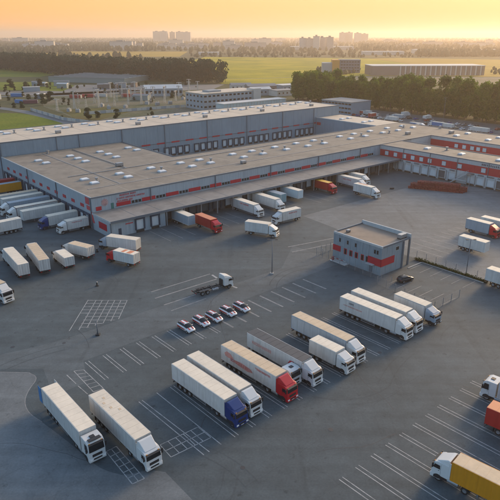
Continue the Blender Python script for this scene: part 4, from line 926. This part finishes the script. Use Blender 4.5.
def car(label, x, y, ang, col, stripes=False, lod=2, name='hatchback_car', group=None):
    r = thing(name, label, 'car', (x, y, 0), R(ang), group)
    b = obj('body', cached('carb', car_body), col, r); g = obj('glasshouse', cached('carg', car_glass), GLASS, r); rf_ = obj('roof', cached('carr', car_roof), col, r)
    for wx in (-1.32, 1.3):
        for sy in (-1, 1): wheel(r, wx, sy*.82, .32, .22, lod > 0)
    if lod > 0:
        for sy in (-1, 1):
            obj('headlight', cached(('ch', sy), lambda: MB().box(1.86,2.02,sy*.56-.16,sy*.56+.16,.62,.76).mesh('headlight', .03)), LAMPM, r)
            obj('tail_lamp', cached(('ct', sy), lambda: MB().box(-2.13,-1.98,sy*.62-.12,sy*.62+.12,.74,.94).mesh('tail_lamp', .03)), TAIL, r)
            obj('door_mirror', cached(('cm', sy), lambda: MB().box(.62,.78,sy*1.0-.09,sy*1.0+.09,.98,1.12).mesh('door_mirror', .03)), col, r)
            for px_ in (-.62, .28): obj('pillar', cached(('cp', sy, px_), lambda: MB().hexa([(px_-.05,sy*.79-.02,.97),(px_+.05,sy*.79-.02,.97),(px_+.05,sy*.79+.02,.97),(px_-.05,sy*.79+.02,.97),(px_-.05,sy*.65-.02,1.45),(px_+.05,sy*.65-.02,1.45),(px_+.05,sy*.65+.02,1.45),(px_-.05,sy*.65+.02,1.45)]).mesh('pillar')), col, g)
        obj('bumper', cached('cbp', lambda: MB().box(1.95,2.16,-.6,.6,.34,.5).mesh('bumper', .04)), BLACK, r)
    if stripes:
        for sy in (-1, 1):
            obj('roof_stripe', cached(('crs', sy), lambda: MB().hexa([(-1.48,sy*.36-.13,1.47),(.03,sy*.38-.13,1.51),(.03,sy*.38+.13,1.51),(-1.48,sy*.36+.13,1.47),(-1.48,sy*.36-.13,1.495),(.03,sy*.38-.13,1.535),(.03,sy*.38+.13,1.535),(-1.48,sy*.36+.13,1.495)]).mesh('roof_stripe')), REDBOX, rf_)
            obj('bonnet_stripe', cached(('cbs', sy), lambda: MB().hexa([(1.2,sy*.42-.14,.95),(1.9,sy*.4-.14,.80),(1.9,sy*.4+.14,.80),(1.2,sy*.42+.14,.95),(1.2,sy*.42-.14,.985),(1.9,sy*.4-.14,.835),(1.9,sy*.4+.14,.835),(1.2,sy*.42+.14,.985)]).mesh('bonnet_stripe')), REDBOX, b)
            obj('door_stripe', cached(('cds', sy), lambda: MB().hexa([(-1.7,sy*.93-.01,.45),(.9,sy*.93-.01,.5),(.9,sy*.93+.012,.5),(-1.7,sy*.93+.012,.45),(-1.9,sy*.92-.01,.78),(.5,sy*.92-.01,.72),(.5,sy*.92+.012,.72),(-1.9,sy*.92+.012,.78)]).mesh('door_stripe')), REDBOX, b)
    return r
CARW = M('car_white', (.7,.7,.7), .25, noise=.02)
for i, (p, w) in enumerate(zip([(-12.7,100.8),(-9.9,103.2),(-7.4,105.1),(-4.6,107.6),(-1.8,109.6)], ('leftmost', 'second from left', 'middle', 'fourth from left', 'rightmost'))):
    car('white car with red stripes, %s of the five in the row' % w, p[0], p[1], -48, CARW, True, 2, group='striped cars in a row')
cx_, cy_ = at(39.4,-72.8); car('black car parked beside the gatehouse', cx_, cy_, 30, M('car_black', (.02,.022,.025), .25, noise=.02))
# far car park behind the wing
CC = [M('car_'+n, c, .3, noise=.02) for n, c in (('silver',(.42,.43,.44)), ('blue',(.03,.06,.25)), ('grey',(.14,.15,.16)), ('red',(.28,.02,.02)), ('beige',(.4,.36,.28)), ('dark',(.03,.03,.035)))] + [CARW, CARW]
nm = ['silver','blue','grey','red','beige','dark','white','white']
for k in range(150):
    row = k % 5; t = 140 - (k//5)*4.6 + random.uniform(-.6,.6); s = 214 + row*16 + random.uniform(-.5,.5)
    if random.random() < .3: continue
    c = random.randrange(8); x, y = at(s, t)
    car('%s car in the far car park behind the dock wing' % nm[c], x, y, 40.2 + random.choice((0,180)), CC[c], lod=0, name='parked_car', group='%s cars in the far car park' % nm[c])
rk = random.Random(23)
for k in range(24):
    s = rk.choice((222, 234, 246, 258, 270, 280)); t = 135 - k*6.6 + rk.uniform(-2,2); x, y = at(s, t); m_ = rk.choice((WHITE, WHITE, WHITE, GREYBOX, BLUETARP, REDBOX)); nm_ = {WHITE: 'white', GREYBOX: 'grey', BLUETARP: 'blue', REDBOX: 'red'}[m_]
    rigid('%s box van parked behind the dock wing before the trees' % nm_, x, y, rk.choice((130, -50, 40)), side=m_, roofm=ROOFW, L=rk.uniform(4.5,8), lod=0, zt=rk.uniform(2.9,3.8), group='%s vans in the far car park' % nm_)

# -- red steel crates stacked by the wing
def crate_me():
    mb = MB(); L, W, Hh = 2.3, 1.15, .95
    for x in (-L/2, L/2-.1):
        for y in (-W/2, W/2-.1): mb.box(x, x+.1, y, y+.1, 0, Hh)
    for z in (.12, .38, .64, .86):
        mb.box(-L/2+.1, L/2-.1, -W/2, -W/2+.05, z, z+.08); mb.box(-L/2+.1, L/2-.1, W/2-.05, W/2, z, z+.08); mb.box(-L/2, -L/2+.05, -W/2+.1, W/2-.1, z, z+.08); mb.box(L/2-.05, L/2, -W/2+.1, W/2-.1, z, z+.08)
    for x in (-.4, .35): mb.box(x, x+.06, -W/2-.004, -W/2+.05, .1, Hh-.02); mb.box(x, x+.06, W/2-.05, W/2+.004, .1, Hh-.02)
    return mb.mesh('crate')
def crate_floor(): return MB().box(-1.12,1.12,-.55,.55,.06,.12).box(-1.05,-.1,-.5,.5,.14,.7).box(.1,1.0,-.5,.45,.14,.6).mesh('crate_floor')
for i in range(8):
    for row in range(3):
        for lvl in range((2 if i in (0, 7) else 3) - (row == 0)):
            q = S(115.2 + row*1.4 + i*1.12, -21.5 - i*2.25, lvl*.97)
            c = thing('steel_crate', 'red steel crate in the long stack before the dock wing', 'crate', q, AX + R(-64) + random.uniform(-.05,.05), 'red crates stacked before the dock wing')
            obj('frame', cached('crate', crate_me), RACKRED, c); obj('load', cached('cratef', crate_floor), M('load_brown', (.14,.025,.02), .8, noise=.2), c)
fk = thing('forklift', 'small yellow forklift at the right end of the red crates', 'forklift', S(127.2,-35.5,0), AX + R(-40))
obj('body', MB().side([(-1,.35),(-1,1.1),(-.7,1.25),(.2,1.0),(.9,.8),(.95,.3)], -.55,.55).mesh('body', .05), YELLOWP, fk); obj('mast', MB().box(.95,1.1,-.45,-.33,.1,2.4).box(.95,1.1,.33,.45,.1,2.4).box(.95,1.1,-.33,.33,2.2,2.35), BLACK, fk)
obj('overhead_guard', MB().box(-.6,.7,-.5,.5,2.05,2.12).box(-.6,-.52,-.5,-.42,1.1,2.05).box(-.6,-.52,.42,.5,1.1,2.05).box(.6,.68,-.5,-.42,.9,2.05).box(.6,.68,.42,.5,.9,2.05), BLACK, fk); obj('fork', MB().box(1.1,2.1,-.35,-.22,.08,.14).box(1.1,2.1,.22,.35,.08,.14), STEEL, fk)
for ax in (-.65, .6):
    for sy in (-1, 1): wheel(fk, ax, sy*.5, .28, .2)
x, y = at(108.6,-17.4); pl = thing('pallet_stack', 'small dark pallet stack alone on the asphalt before the wing', 'pallets', (x, y, 0), .5)
for k in range(4): obj('pallet', cached('plt', lambda: MB().box(-.6,.6,-.5,-.38,0,.1).box(-.6,.6,-.06,.06,0,.1).box(-.6,.6,.38,.5,0,.1).box(-.6,-.45,-.5,.5,.1,.13).box(-.2,-.05,-.5,.5,.1,.13).box(.1,.25,-.5,.5,.1,.13).box(.45,.6,-.5,.5,.1,.13).mesh('pallet')), CHASSIS, pl, (random.uniform(-.05,.05),0,.14*k))
#BACKGROUND
# ------------------------------------------------------------------ background: land
F_GREEN = field_mat('field_bright', (0.20, 0.20, 0.012), (0.42, 0.33, 0.018), 0.012, (0.31, 0.27, 0.012))
F_GOLD = field_mat('field_golden', (0.30, 0.20, 0.03), (0.38, 0.26, 0.045), 0.006)
F_LEFT = field_mat('field_meadow', (0.085, 0.125, 0.012), (0.21, 0.20, 0.028), 0.012, (0.13, 0.16, 0.016))
DIRT = field_mat('bare_earth', (0.075, 0.09, 0.035), (0.19, 0.165, 0.12), 0.03, (0.14, 0.135, 0.09))
def land(name, pts, z, mat): struct(name, sheet(name, pts, z, mat), mat)
land('field', [(-34,712),(14,697),(51,727),(115,853),(250,853),(330,1100),(300,1500),(204,1536),(-120,1607),(-142,1214)], .02, F_GREEN)
land('field', [(252,853),(366,835),(640,1412),(383,1536),(302,1500),(332,1100)], .02, F_GOLD)
land('field', [(-700,1357),(-430,1258),(-289,1002),(-294,832),(-420,832),(-700,900)], .02, F_LEFT)
land('field', [(-440,741),(-235,741),(-202,681),(-196,615),(-289,635),(-440,650)], .02, F_LEFT)
land('field', [(-260,450),(-172,436),(-140,412),(-112,382),(-127,330),(-166,320),(-260,340)], .02, F_LEFT)
land('field', [(-149,457),(-114,477),(-92,444),(-104,400),(-118,398)], .02, field_mat('field_rough', (0.10,0.08,0.03), (0.12,0.12,0.035), .03))
land('field', [(-600,1640),(-190,1620),(-220,2140),(-700,2150)], .02, F_GOLD)
land('service_ground', [S2(95,200), S2(290,160), S2(300,300), S2(240,420), S2(150,440), S2(110,330)], .012, DIRT)
land('service_ground', [(-300,580),(-183,570),(-100,610),(-40,640),(-30,705),(-140,690),(-200,700),(-235,620)], .012, M('gravel_grey', (.14,.14,.135), .9, noise=.3, nscale=.05))
def road(name, pts, w, z=.03): struct(name, ribbon(arcpts(pts, 2), w, z), ASPH3)
road('road', [(-300,500),(-224,484),(-180,455),(-123,392),(-105,360)], 9); road('road', [(-330,552),(-256,557),(-183,566),(-124,605),(-60,660)], 8, .034)
road('road', [(10,640),(60,690),(120,800),(160,840),(380,800)], 8, .03); road('path', [(-60,790),(20,800),(120,870)], 4, .032)
land('service_ground', [(110,790),(170,740),(330,690),(480,700),(460,830),(366,832),(120,845)], .015, DIRT)

# ------------------------------------------------------------------ background: buildings
def building(name, label, x, y, rz, L, D, h, wall, roofm, pitch=0.0, over=.3, windows=None, cat='building', group=None, band=None):
    r = thing(name, label, cat, (x, y, 0), R(rz), group)
    obj('wall', MB().box(0, L, 0, D, 0, h), wall, r)
    if pitch: obj('roof', MB().hexa([(-over,-over,h),(L+over,-over,h),(L+over,D+over,h),(-over,D+over,h),(-over,D/2-.2,h+pitch),(L+over,D/2-.2,h+pitch),(L+over,D/2+.2,h+pitch),(-over,D/2+.2,h+pitch)]), roofm, r)
    else: obj('roof', MB().box(-over, L+over, -over, D+over, h, h+.5), roofm, r)
    if windows:                    # (rows, columns, width, height, face)
        for rows, cols, w, hh, face in windows:
            for i in range(rows):
                for j in range(cols):
                    z = h*(i+.5)/rows - hh/2 + .3
                    if face == 'f': x0 = L*(j+.5)/cols - w/2; mb = ('wf', w, hh); me = cached(mb, lambda: MB().box(0,w,-.08,.0,0,hh).mesh('window')); obj('window', me, GLASS, r, (x0, -.01, z))
                    else: y0 = D*(j+.5)/cols - w/2; me = cached(('wl', w, hh), lambda: MB().box(-.08,0,0,w,0,hh).mesh('window')); obj('window', me, GLASS, r, (-.01, y0, z))
    return r
GREYW = M('far_wall_grey', (.27,.30,.32), .7, noise=.1, nscale=.1); PALEW = M('far_wall_pale', (.46,.44,.40), .7, noise=.1, nscale=.1); BRICKW = M('far_wall_brown', (.20,.15,.12), .7, noise=.1, nscale=.1)
PALER = M('far_roof_pale', (.58,.56,.52), .7, noise=.1, nscale=.1); GREYR = M('far_roof_grey', (.22,.22,.215), .7, noise=.15, nscale=.1)
x, y = at(196, 226); o = building('office_building', 'long four storey office with tan roof behind the tall hall', x, y, 40.2, 58, 24, 12, GREYW, ROOFT, windows=[(3,14,2.4,1.3,'f'),(3,5,2.0,1.3,'l')])
obj('roof_box', MB().box(10,22,6,15,12.5,13.8), GREYW, o); obj('stair_tower', MB().box(50.5,58.3,-1.2,8,0,13.6), PALEW, o)
x, y = at(200, 205); o = thing('glass_pavilion', 'low pale glazed pavilion in front of the long office', 'building', (x, y, 0), AX)
obj('wall', MB().box(0,64,0,10,0,6), M('glazed_pale', (.42,.50,.50), .25, noise=.1, nscale=.2), o); obj('roof', MB().box(-.4,64.4,-.4,10.4,6,6.4), PALER, o)
for k in range(22): obj('mullion', cached('mull', lambda: MB().box(0,.35,-.2,0,0,6).mesh('mullion')), PALEW, o, (k*3.0, -.01, 0))
building('shed', 'grey shed with pale pitched roof left of the long office', -100, 560, 14, 36, 16, 7, GREYW, PALER, 3.2, windows=[(1,9,2.4,2.6,'f')])
o = building('greenhouse_block', 'wide low grey green hall before the dark tree belt', -252, 742, -17, 106, 90, 5.5, M('far_wall_sage', (.20,.24,.23), .7), M('far_roof_sage', (.17,.21,.205), .6, noise=.2, nscale=.05))
for k in range(8): obj('roof_ridge', MB().box(0,106,k*11.2+.5,k*11.2+1.3,6.0,6.8), GREYR, o)
x, y = at(259, 160); o = building('side_building', 'blue grey three storey block beyond the courtyard corner', x, y, -49.8, 29, 22, 9, WALL_T, GREYR, windows=[(3,9,2.6,1.1,'f'),(3,1,0.1,.1,'l')])
for k, (xx, yy, rz, L, D, h, w, rm, p) in enumerate([(2,566,20,20,12,6,GREYW,PALER,2), (26,560,35,24,14,5,PALEW,GREYR,0), (-2,590,15,30,14,7,BRICKW,GREYR,2), (34,610,30,26,16,6,GREYW,PALER,0), (-20,628,10,22,12,5,PALEW,GREYR,2)]):
    building('low_building', ['small grey hut with pale roof right of the long office', 'flat roofed pale hut before the tree cluster', 'brownish hut behind the long office end', 'grey flat hut at the near field edge', 'pale hut at the end of the tree belt'][k], xx, yy, rz, L, D, h, w, rm, p, windows=[(1,5,1.6,1.4,'f')])
o = thing('colour_block_building', 'dark blue block with orange stair tower beyond the trees', 'building', (112, 925, 0), R(-4))
for nme, b, m_ in (('left_wing', (0,15,0,30,0,14.5), GREYW), ('orange_tower', (15.02,26,-2,30,0,19), M('orange_cladding', (.52,.22,.02), .6)), ('right_wing', (26.02,58,0,30,0,19), M('navy_cladding', (.09,.12,.17), .5))): obj(nme, MB().box(*b), m_, o)
obj('roof', MB().box(-.3,58.3,-.3,30.3,19,19.6), GREYR, o) if False else obj('roof', MB().box(26,58.3,-.3,30.3,19.01,19.6), GREYR, o)
for i in range(4):
    for j in range(7): obj('window', cached('cbw', lambda: MB().box(0,3,-.1,0,0,1.8).mesh('window')), GLASS, o, (28+j*4.2, -.02, 2.4+i*4.3))
o = thing('long_warehouse', 'long brown warehouse with upright pillars beyond the tree line', 'warehouse', (176, 858, 0), R(3))
obj('wall', MB().box(0,165,0,45,0,13), M('brown_cladding', (.17,.13,.12), .6, noise=.1, nscale=.1), o); obj('roof', MB().box(-.5,165.5,-.5,45.5,13,13.8), PALER, o)
for k in range(34): obj('pillar', cached('lwp', lambda: MB().box(0,1.6,-.7,0,0,13).mesh('pillar')), BRICKW if k % 2 else PALEW, o, (40+k*3.7, -.02, 0))
for k, (xx, yy, L, D, h, lb) in enumerate([(-870,2350,230,60,9,'very long white roofed hall left beyond the dark trees'), (160,2370,250,60,12,'long white roofed hall below the towers'), (-150,1750,60,25,8,'white shed left of the bright field'), (330,1750,120,30,10,'white shed at the far field edge'), (520,1900,90,40,12,'pale shed far right beyond the golden field'), (700,1800,60,30,14,'pale block at the far right')]):
    building('distant_hall', lb, xx, yy, random.uniform(-4,4), L, D, h, PALEW, M('bright_roof', (.72,.71,.69), .6, noise=.05), cat='hall')
# towers and low town on the skyline
FM = [facade_mat('tower_facade_cream', (.55,.49,.43), (.26,.24,.22)), facade_mat('tower_facade_grey', (.45,.43,.41), (.22,.22,.22)), facade_mat('tower_facade_rose', (.50,.40,.34), (.24,.21,.20))]
def tower(x, y, L, D, h, m_, lb, grp=None):
    r = thing('residential_tower', lb, 'tower block', (x, y, 0), R(random.uniform(-12,12)), grp)
    obj('wall', MB().box(-L/2,L/2,-D/2,D/2,0,h), m_, r); obj('roof', MB().box(-L/2-.5,L/2+.5,-D/2-.5,D/2+.5,h,h+1.5), GREYR, r); obj('plant_room', MB().box(-L*.2,L*.1,-D*.3,D*.3,h+1.5,h+6), GREYR, r)
for k in range(5): tower(-705+k*58, 4600+random.uniform(-20,20), 56 if k != 2 else 40, 30, 76+random.uniform(-3,4), FM[k % 3], 'pale tower block, %s from left in the skyline cluster left of centre' % ('first','second','third','fourth','fifth')[k])
for k in range(5): tower(204+k*25, 2330+random.uniform(-20,20), 25, 20, 42+5*(k > 1)+random.uniform(-4,3), FM[(k+1) % 3], 'hazy tower block, %s from left in the skyline cluster right of centre' % ('first','second','third','fourth','fifth')[k])
for k in range(4): tower(625+k*48, 4100+random.uniform(-40,40), 46, 24, 66+random.uniform(-6,4), FM[(k+2) % 3], 'faint tower block, %s from left in the rightmost skyline cluster' % ('first','second','third','fourth')[k])
for k in range(90):
    D_ = random.uniform(2300, 5600); u = random.uniform(-.46, .46); h = random.choice((10,12,15,18,24))
    tower(u*D_, D_, random.uniform(30,110), 16, h if k % 6 else h+12, FM[k % 3], 'low far block in the hazy town along the horizon', 'far blocks along the horizon')
# substation left
for k in range(30):
    tx = k % 10; ty = k // 10; px0 = -150 + tx*9.5 + ty*6 + random.uniform(-2,2); py0 = 455 + ty*42 + tx*7 + random.uniform(-4,4); h = random.choice((9,11,14))
    o = thing('substation_mast', 'pale lattice mast with cross arm in the substation', 'mast', (px0, py0, 0), random.uniform(0,3), 'masts of the substation')
    mb = MB()
    for sx, sy in ((-1,-1),(1,-1),(1,1),(-1,1)): mb.tube((sx*.7,sy*.7,0), (sx*.2,sy*.2,h), .14, 4)
    for q in range(5): z = h*q/5; w = .7-.5*q/5; mb.tube((-w,-w,z), (w,-w,z+h/5), .07, 3); mb.tube((w,w,z), (-w,w,z+h/5), .07, 3); mb.tube((-w,-w,z), (-w,w,z+h/5), .07, 3)
    obj('lattice', mb, PALEW, o); obj('cross_arm', MB().box(-2.6,2.6,-.2,.2,h-.6,h-.2), PALEW, o)
    for sx in (-2.3,0,2.3): obj('insulator', cached('ins', lambda: MB().tube((0,0,-1.2), (0,0,0), .18, 6).mesh('insulator')), BRICKW, o, (sx, 0, h-.6))
for k in range(9):
    o = thing('transformer', 'grey transformer box standing in the substation', 'transformer', (-140+k*10+random.uniform(-3,3), 440+k*9+random.uniform(-8,30), 0), random.uniform(0,3), 'transformers of the substation')
    obj('tank', MB().box(-1.6,1.6,-1,1,0,2.4), GREYW, o); obj('radiator', MB().box(-1.4,1.4,-1.5,-1.02,.3,2.1), STEEL, o); obj('bushing', MB().tube((-.8,0,2.4), (-.8,0,3.6), .2, 6).tube((.8,0,2.4), (.8,0,3.6), .2, 6), PALEW, o)
for k, (xx, yy, m_, lb) in enumerate([(-168,546,REDBOX,'red container left of the substation, nearest the road'), (-158,552,REDBOX,'red container left of the substation, middle one'), (-122,556,REDBOX,'red container behind the substation masts'), (-112,560,REDBOX,'red container behind the substation, right one'), (-203,505,BLUETARP,'blue container by the left road'), (-194,500,M('box_maroon',(.16,.04,.05),.5),'maroon container by the left road'), (-228,560,BLUETARP,'blue hut at the left edge beyond the meadow'), (-148,560,PALEW,'white site cabin among the red containers')]):
    o = thing('container', lb, 'container', (xx, yy, 0), random.uniform(-.4,.4)); obj('shell', MB().box(0,12,0,2.6,.1,2.9), m_, o); obj('rib', MB().box(-.05,.1,-.05,2.65,.1,2.95), STEEL, o); obj('rib', MB().box(11.9,12.05,-.05,2.65,.1,2.95), STEEL, o); obj('door', MB().box(-.12,-.05,.2,2.4,.3,2.7), STEEL, o)
rk = random.Random(17)
for k in range(15):
    xx, yy = rk.uniform(-260,-70), rk.uniform(520,680); wl = rk.choice((GREYW, GREYW, BRICKW, MATS['far_wall_sage']))
    building('site_hut', 'small hut among the yards behind the substation', xx, yy, rk.uniform(-20,30), rk.uniform(5,18), rk.uniform(4,8), rk.uniform(2.6,5), wl, rk.choice((GREYR, GREYR, PALER)), rk.choice((0,1.2)), cat='hut', group='small huts behind the substation')
# pale concrete fence behind the tall hall
def cfence(label, pts):
    r = thing('concrete_fence', label, 'fence', (*pts[0], 0))
    for i in range(len(pts)-1):
        a, b = Vector(pts[i]), Vector(pts[i+1]); k = int((b-a).length/4); an = math.atan2(b.y-a.y, b.x-a.x)
        for j in range(k):
            p = a.lerp(b, j/k) - Vector(pts[0]); obj('panel', cached('cfp', lambda: MB().box(0.1,3.9,-.06,.06,.05,2.2).mesh('panel')), PALEW if j % 3 else GREYW, r, (p.x, p.y, 0), an); obj('post', cached('cfq', lambda: MB().box(-.12,.12,-.12,.12,0,2.4).mesh('post')), CONC, r, (p.x, p.y, 0), an)
cfence('pale concrete panel fence between meadow and rough ground', [(-170,452), (-128,398), (-100,378)])
cfence('pale concrete panel fence along the substation front', [(-122,428), (-60,470), (-40,480)])

# ------------------------------------------------------------------ trees
def crown_mesh(seed, h, rx, n, size, clump=9):
    rn = random.Random(seed); cl = []
    for i in range(clump):
        z = rn.uniform(.2,.95); w = (1-abs(z-.5)*1.25)
        a = rn.uniform(0,6.28); q = rn.uniform(.15,.75)*w
        cl.append((cos(a)*q*rx, sin(a)*q*rx, z*h, rn.uniform(.32,.55)*rx))
    st_ = random.getstate(); random.seed(seed)
    mb = MB()
    def pt():
        c = rn.choice(cl); d = Vector((rn.gauss(0,1), rn.gauss(0,1), rn.gauss(0,.9))).normalized()*c[3]*rn.uniform(.55,1.08)
        return (c[0]+d.x, c[1]+d.y, c[2]+d.z*1.1)
    leafcloud(mb, n, pt, size); random.setstate(st_)
    return mb.mesh('crown')
def trunk_mesh(seed, h):
    rn = random.Random(seed); mb = MB(); mb.tube((0,0,0), (0,0,h*.45), .38, 8, .26); mb.tube((0,0,h*.45), (.2,.1,h*.85), .26, 6, .06)
    for i in range(5): a = rn.uniform(0,6.28); z = h*rn.uniform(.3,.6); mb.tube((0,0,z), (cos(a)*h*.14, sin(a)*h*.14, z+h*.18), .13, 5, .04)
    return mb.mesh('trunk')
CR = [(crown_mesh(40+i, 20, 5.6, 2400, .44, 15), trunk_mesh(60+i, 20)) for i in range(6)]
def tree(label, x, y, sc, i, group, leaf=None):
    r = thing('broadleaf_tree', label, 'tree', (x, y, 0), random.uniform(0,6.28), group); r.scale = (sc*random.uniform(.85,1.15), sc*random.uniform(.85,1.15), sc)
    obj('crown', CR[i % 6][0], leaf or LEAF_R, r); obj('trunk', CR[i % 6][1], BARK, r)
k = 0
t = 236
while t > -95:
    for row in range(3):
        s = 304 + row*9 + random.uniform(-2.5,2.5); x, y = at(s, t + random.uniform(-2,2)); k += 1
        tree('green broadleaf tree in the long row behind the far car park', x, y, random.choice((.75,.9,1,1.05,1.1,1.2,1.3))*random.uniform(.93,1.07), k, 'trees in the long row on the right')
    t -= random.uniform(4.6, 6.6)
for i in range(14):      # rounder cluster at the left end of the row
    x, y = at(300 + random.uniform(0,40), 212 + random.uniform(0,28)); tree('tree of the round cluster right of the long office', x, y, random.uniform(1.0,1.3), i, 'trees of the round cluster')
# dark tree belt on the left: one mass
belt = MB(); rb = random.Random(5)
line_ = [(-640,1150), (-420,1002), (-200,800), (-110,745), (-36,716)]
def along(q):
    L = [Vector(p) for p in line_]; ds = [(L[i+1]-L[i]).length for i in range(len(L)-1)]; T_ = sum(ds)*q
    for i, d in enumerate(ds):
        if T_ <= d: return L[i].lerp(L[i+1], T_/d)
        T_ -= d
    return L[-1]
random.seed(21)
for i in range(820):
    q = rb.random(); p = along(q); dep = rb.random()*70*(1 if q < .9 else .5); p = p + Vector((dep*.35, dep)); h = rb.uniform(23,28.5); r0 = rb.uniform(4.2,6.2)
    cl = [(p.x+rb.uniform(-1,1)*r0*.6, p.y+rb.uniform(-1,1)*r0*.6, h*rb.uniform(.12,.9), r0*rb.uniform(.45,.75)) for _ in range(7)]
    def pt():
        c = rb.choice(cl); d = Vector((rb.gauss(0,1), rb.gauss(0,1), rb.gauss(0,1))).normalized()*c[3]*rb.uniform(.7,1.05); return (c[0]+d.x, c[1]+d.y, max(.5, c[2]+d.z))
    leafcloud(belt, 300, pt, .9)
    belt.tube((p.x, p.y, 0), (p.x, p.y, h*.6), .3, 4, .15)
struct('tree_belt', belt, LEAF_D, kind='stuff', label='dark dense tree belt across the left background', cat='trees')
# bushes and lone trees on the near left ground
for i in range(130):
    x, y = random.uniform(-330,-50), random.uniform(395,700)
    if -150 < x < -55 and 430 < y < 560 and i % 4: continue
    r = thing('bush', 'small bush on the rough ground left of the hall', 'bush', (x, y, 0), random.uniform(0,6), 'bushes left of the hall'); sc = random.choice((.1,.14,.2,.28,.4))*random.uniform(.8,1.2); r.scale = (sc*1.6, sc*1.6, sc)
    obj('crown', CR[i % 6][0], HEDGE, r)
# far woods: masses of low crowns fading into the haze
def wood(label, n, fn, hr, seed):
    rn = random.Random(seed); mb = MB()
    for _ in range(n):
        x, y = fn(rn); h = rn.uniform(*hr); r0 = h*rn.uniform(.3,.55); seg = 6; k0 = len(mb.v); a0 = rn.uniform(0,1)
        for zq, rq in ((0,.55),(.3,1.0),(.65,.85),(.88,.45)):
            for j in range(seg): a = a0+2*pi*j/seg; w = r0*rq*rn.uniform(.75,1.2); mb.v.append((x+cos(a)*w, y+sin(a)*w, h*zq*rn.uniform(.92,1.08)))
        mb.v.append((x+rn.uniform(-.5,.5), y, h)); top = len(mb.v)-1
        for q in range(3):
            for j in range(seg): jj = (j+1) % seg; mb.f.append((k0+q*seg+j, k0+q*seg+jj, k0+(q+1)*seg+jj, k0+(q+1)*seg+j))
        for j in range(seg): mb.f.append((k0+3*seg+j, k0+3*seg+(j+1) % seg, top))
    struct('far_wood', mb, LEAF_F, kind='stuff', label=label, cat='trees')
def band(u0, u1, d0, d1):
    def f(rn):
        while True:
            D_ = sqrt(rn.uniform(d0*d0, d1*d1)); u = rn.uniform(u0, u1)
            if not (-.30 < u < -.1 and 1550 < D_ < 2150): return u*D_, D_
    return f
wood('grey green far woods on the left skyline', 2600, band(-.52,-.16,1450,4300), (12,20), 1)
wood('hazy woods across the middle of the skyline', 1500, band(-.2,.2,1900,5000), (9,17), 2)
wood('brown hazy woods at the right skyline', 1700, band(.18,.56,2000,4600), (12,22), 3)
wood('warm brown wood behind the golden field', 420, band(.28,.52,1620,1950), (13,20), 4)
wood('scattered bushes at the far field edge', 260, band(-.2,.3,1560,1900), (5,11), 5)
wood('farthest tree line on the horizon', 2600, band(-.55,.55,4800,9500), (14,24), 6)
wood('scattered low trees beyond the long warehouse', 120, band(.1,.5,870,1000), (4,8), 7)

# ------------------------------------------------------------------ haze
hz = MB().box(-14500, 14500, -14500, 14500, -1.2, 125).mesh('haze')
hm = bpy.data.materials.new('haze'); hm.use_nodes = True; hn = hm.node_tree; hn.nodes.clear()
ho = hn.nodes.new('ShaderNodeOutputMaterial'); hv = hn.nodes.new('ShaderNodeVolumePrincipled')
hv.inputs['Color'].default_value = (1.0, 0.84, 0.68, 1); hv.inputs['Density'].default_value = 0.00017; hv.inputs['Anisotropy'].default_value = 0.5
hn.links.new(hv.outputs[0], ho.inputs['Volume'])
hz = obj('haze', hz, hm); hz['kind'] = 'stuff'
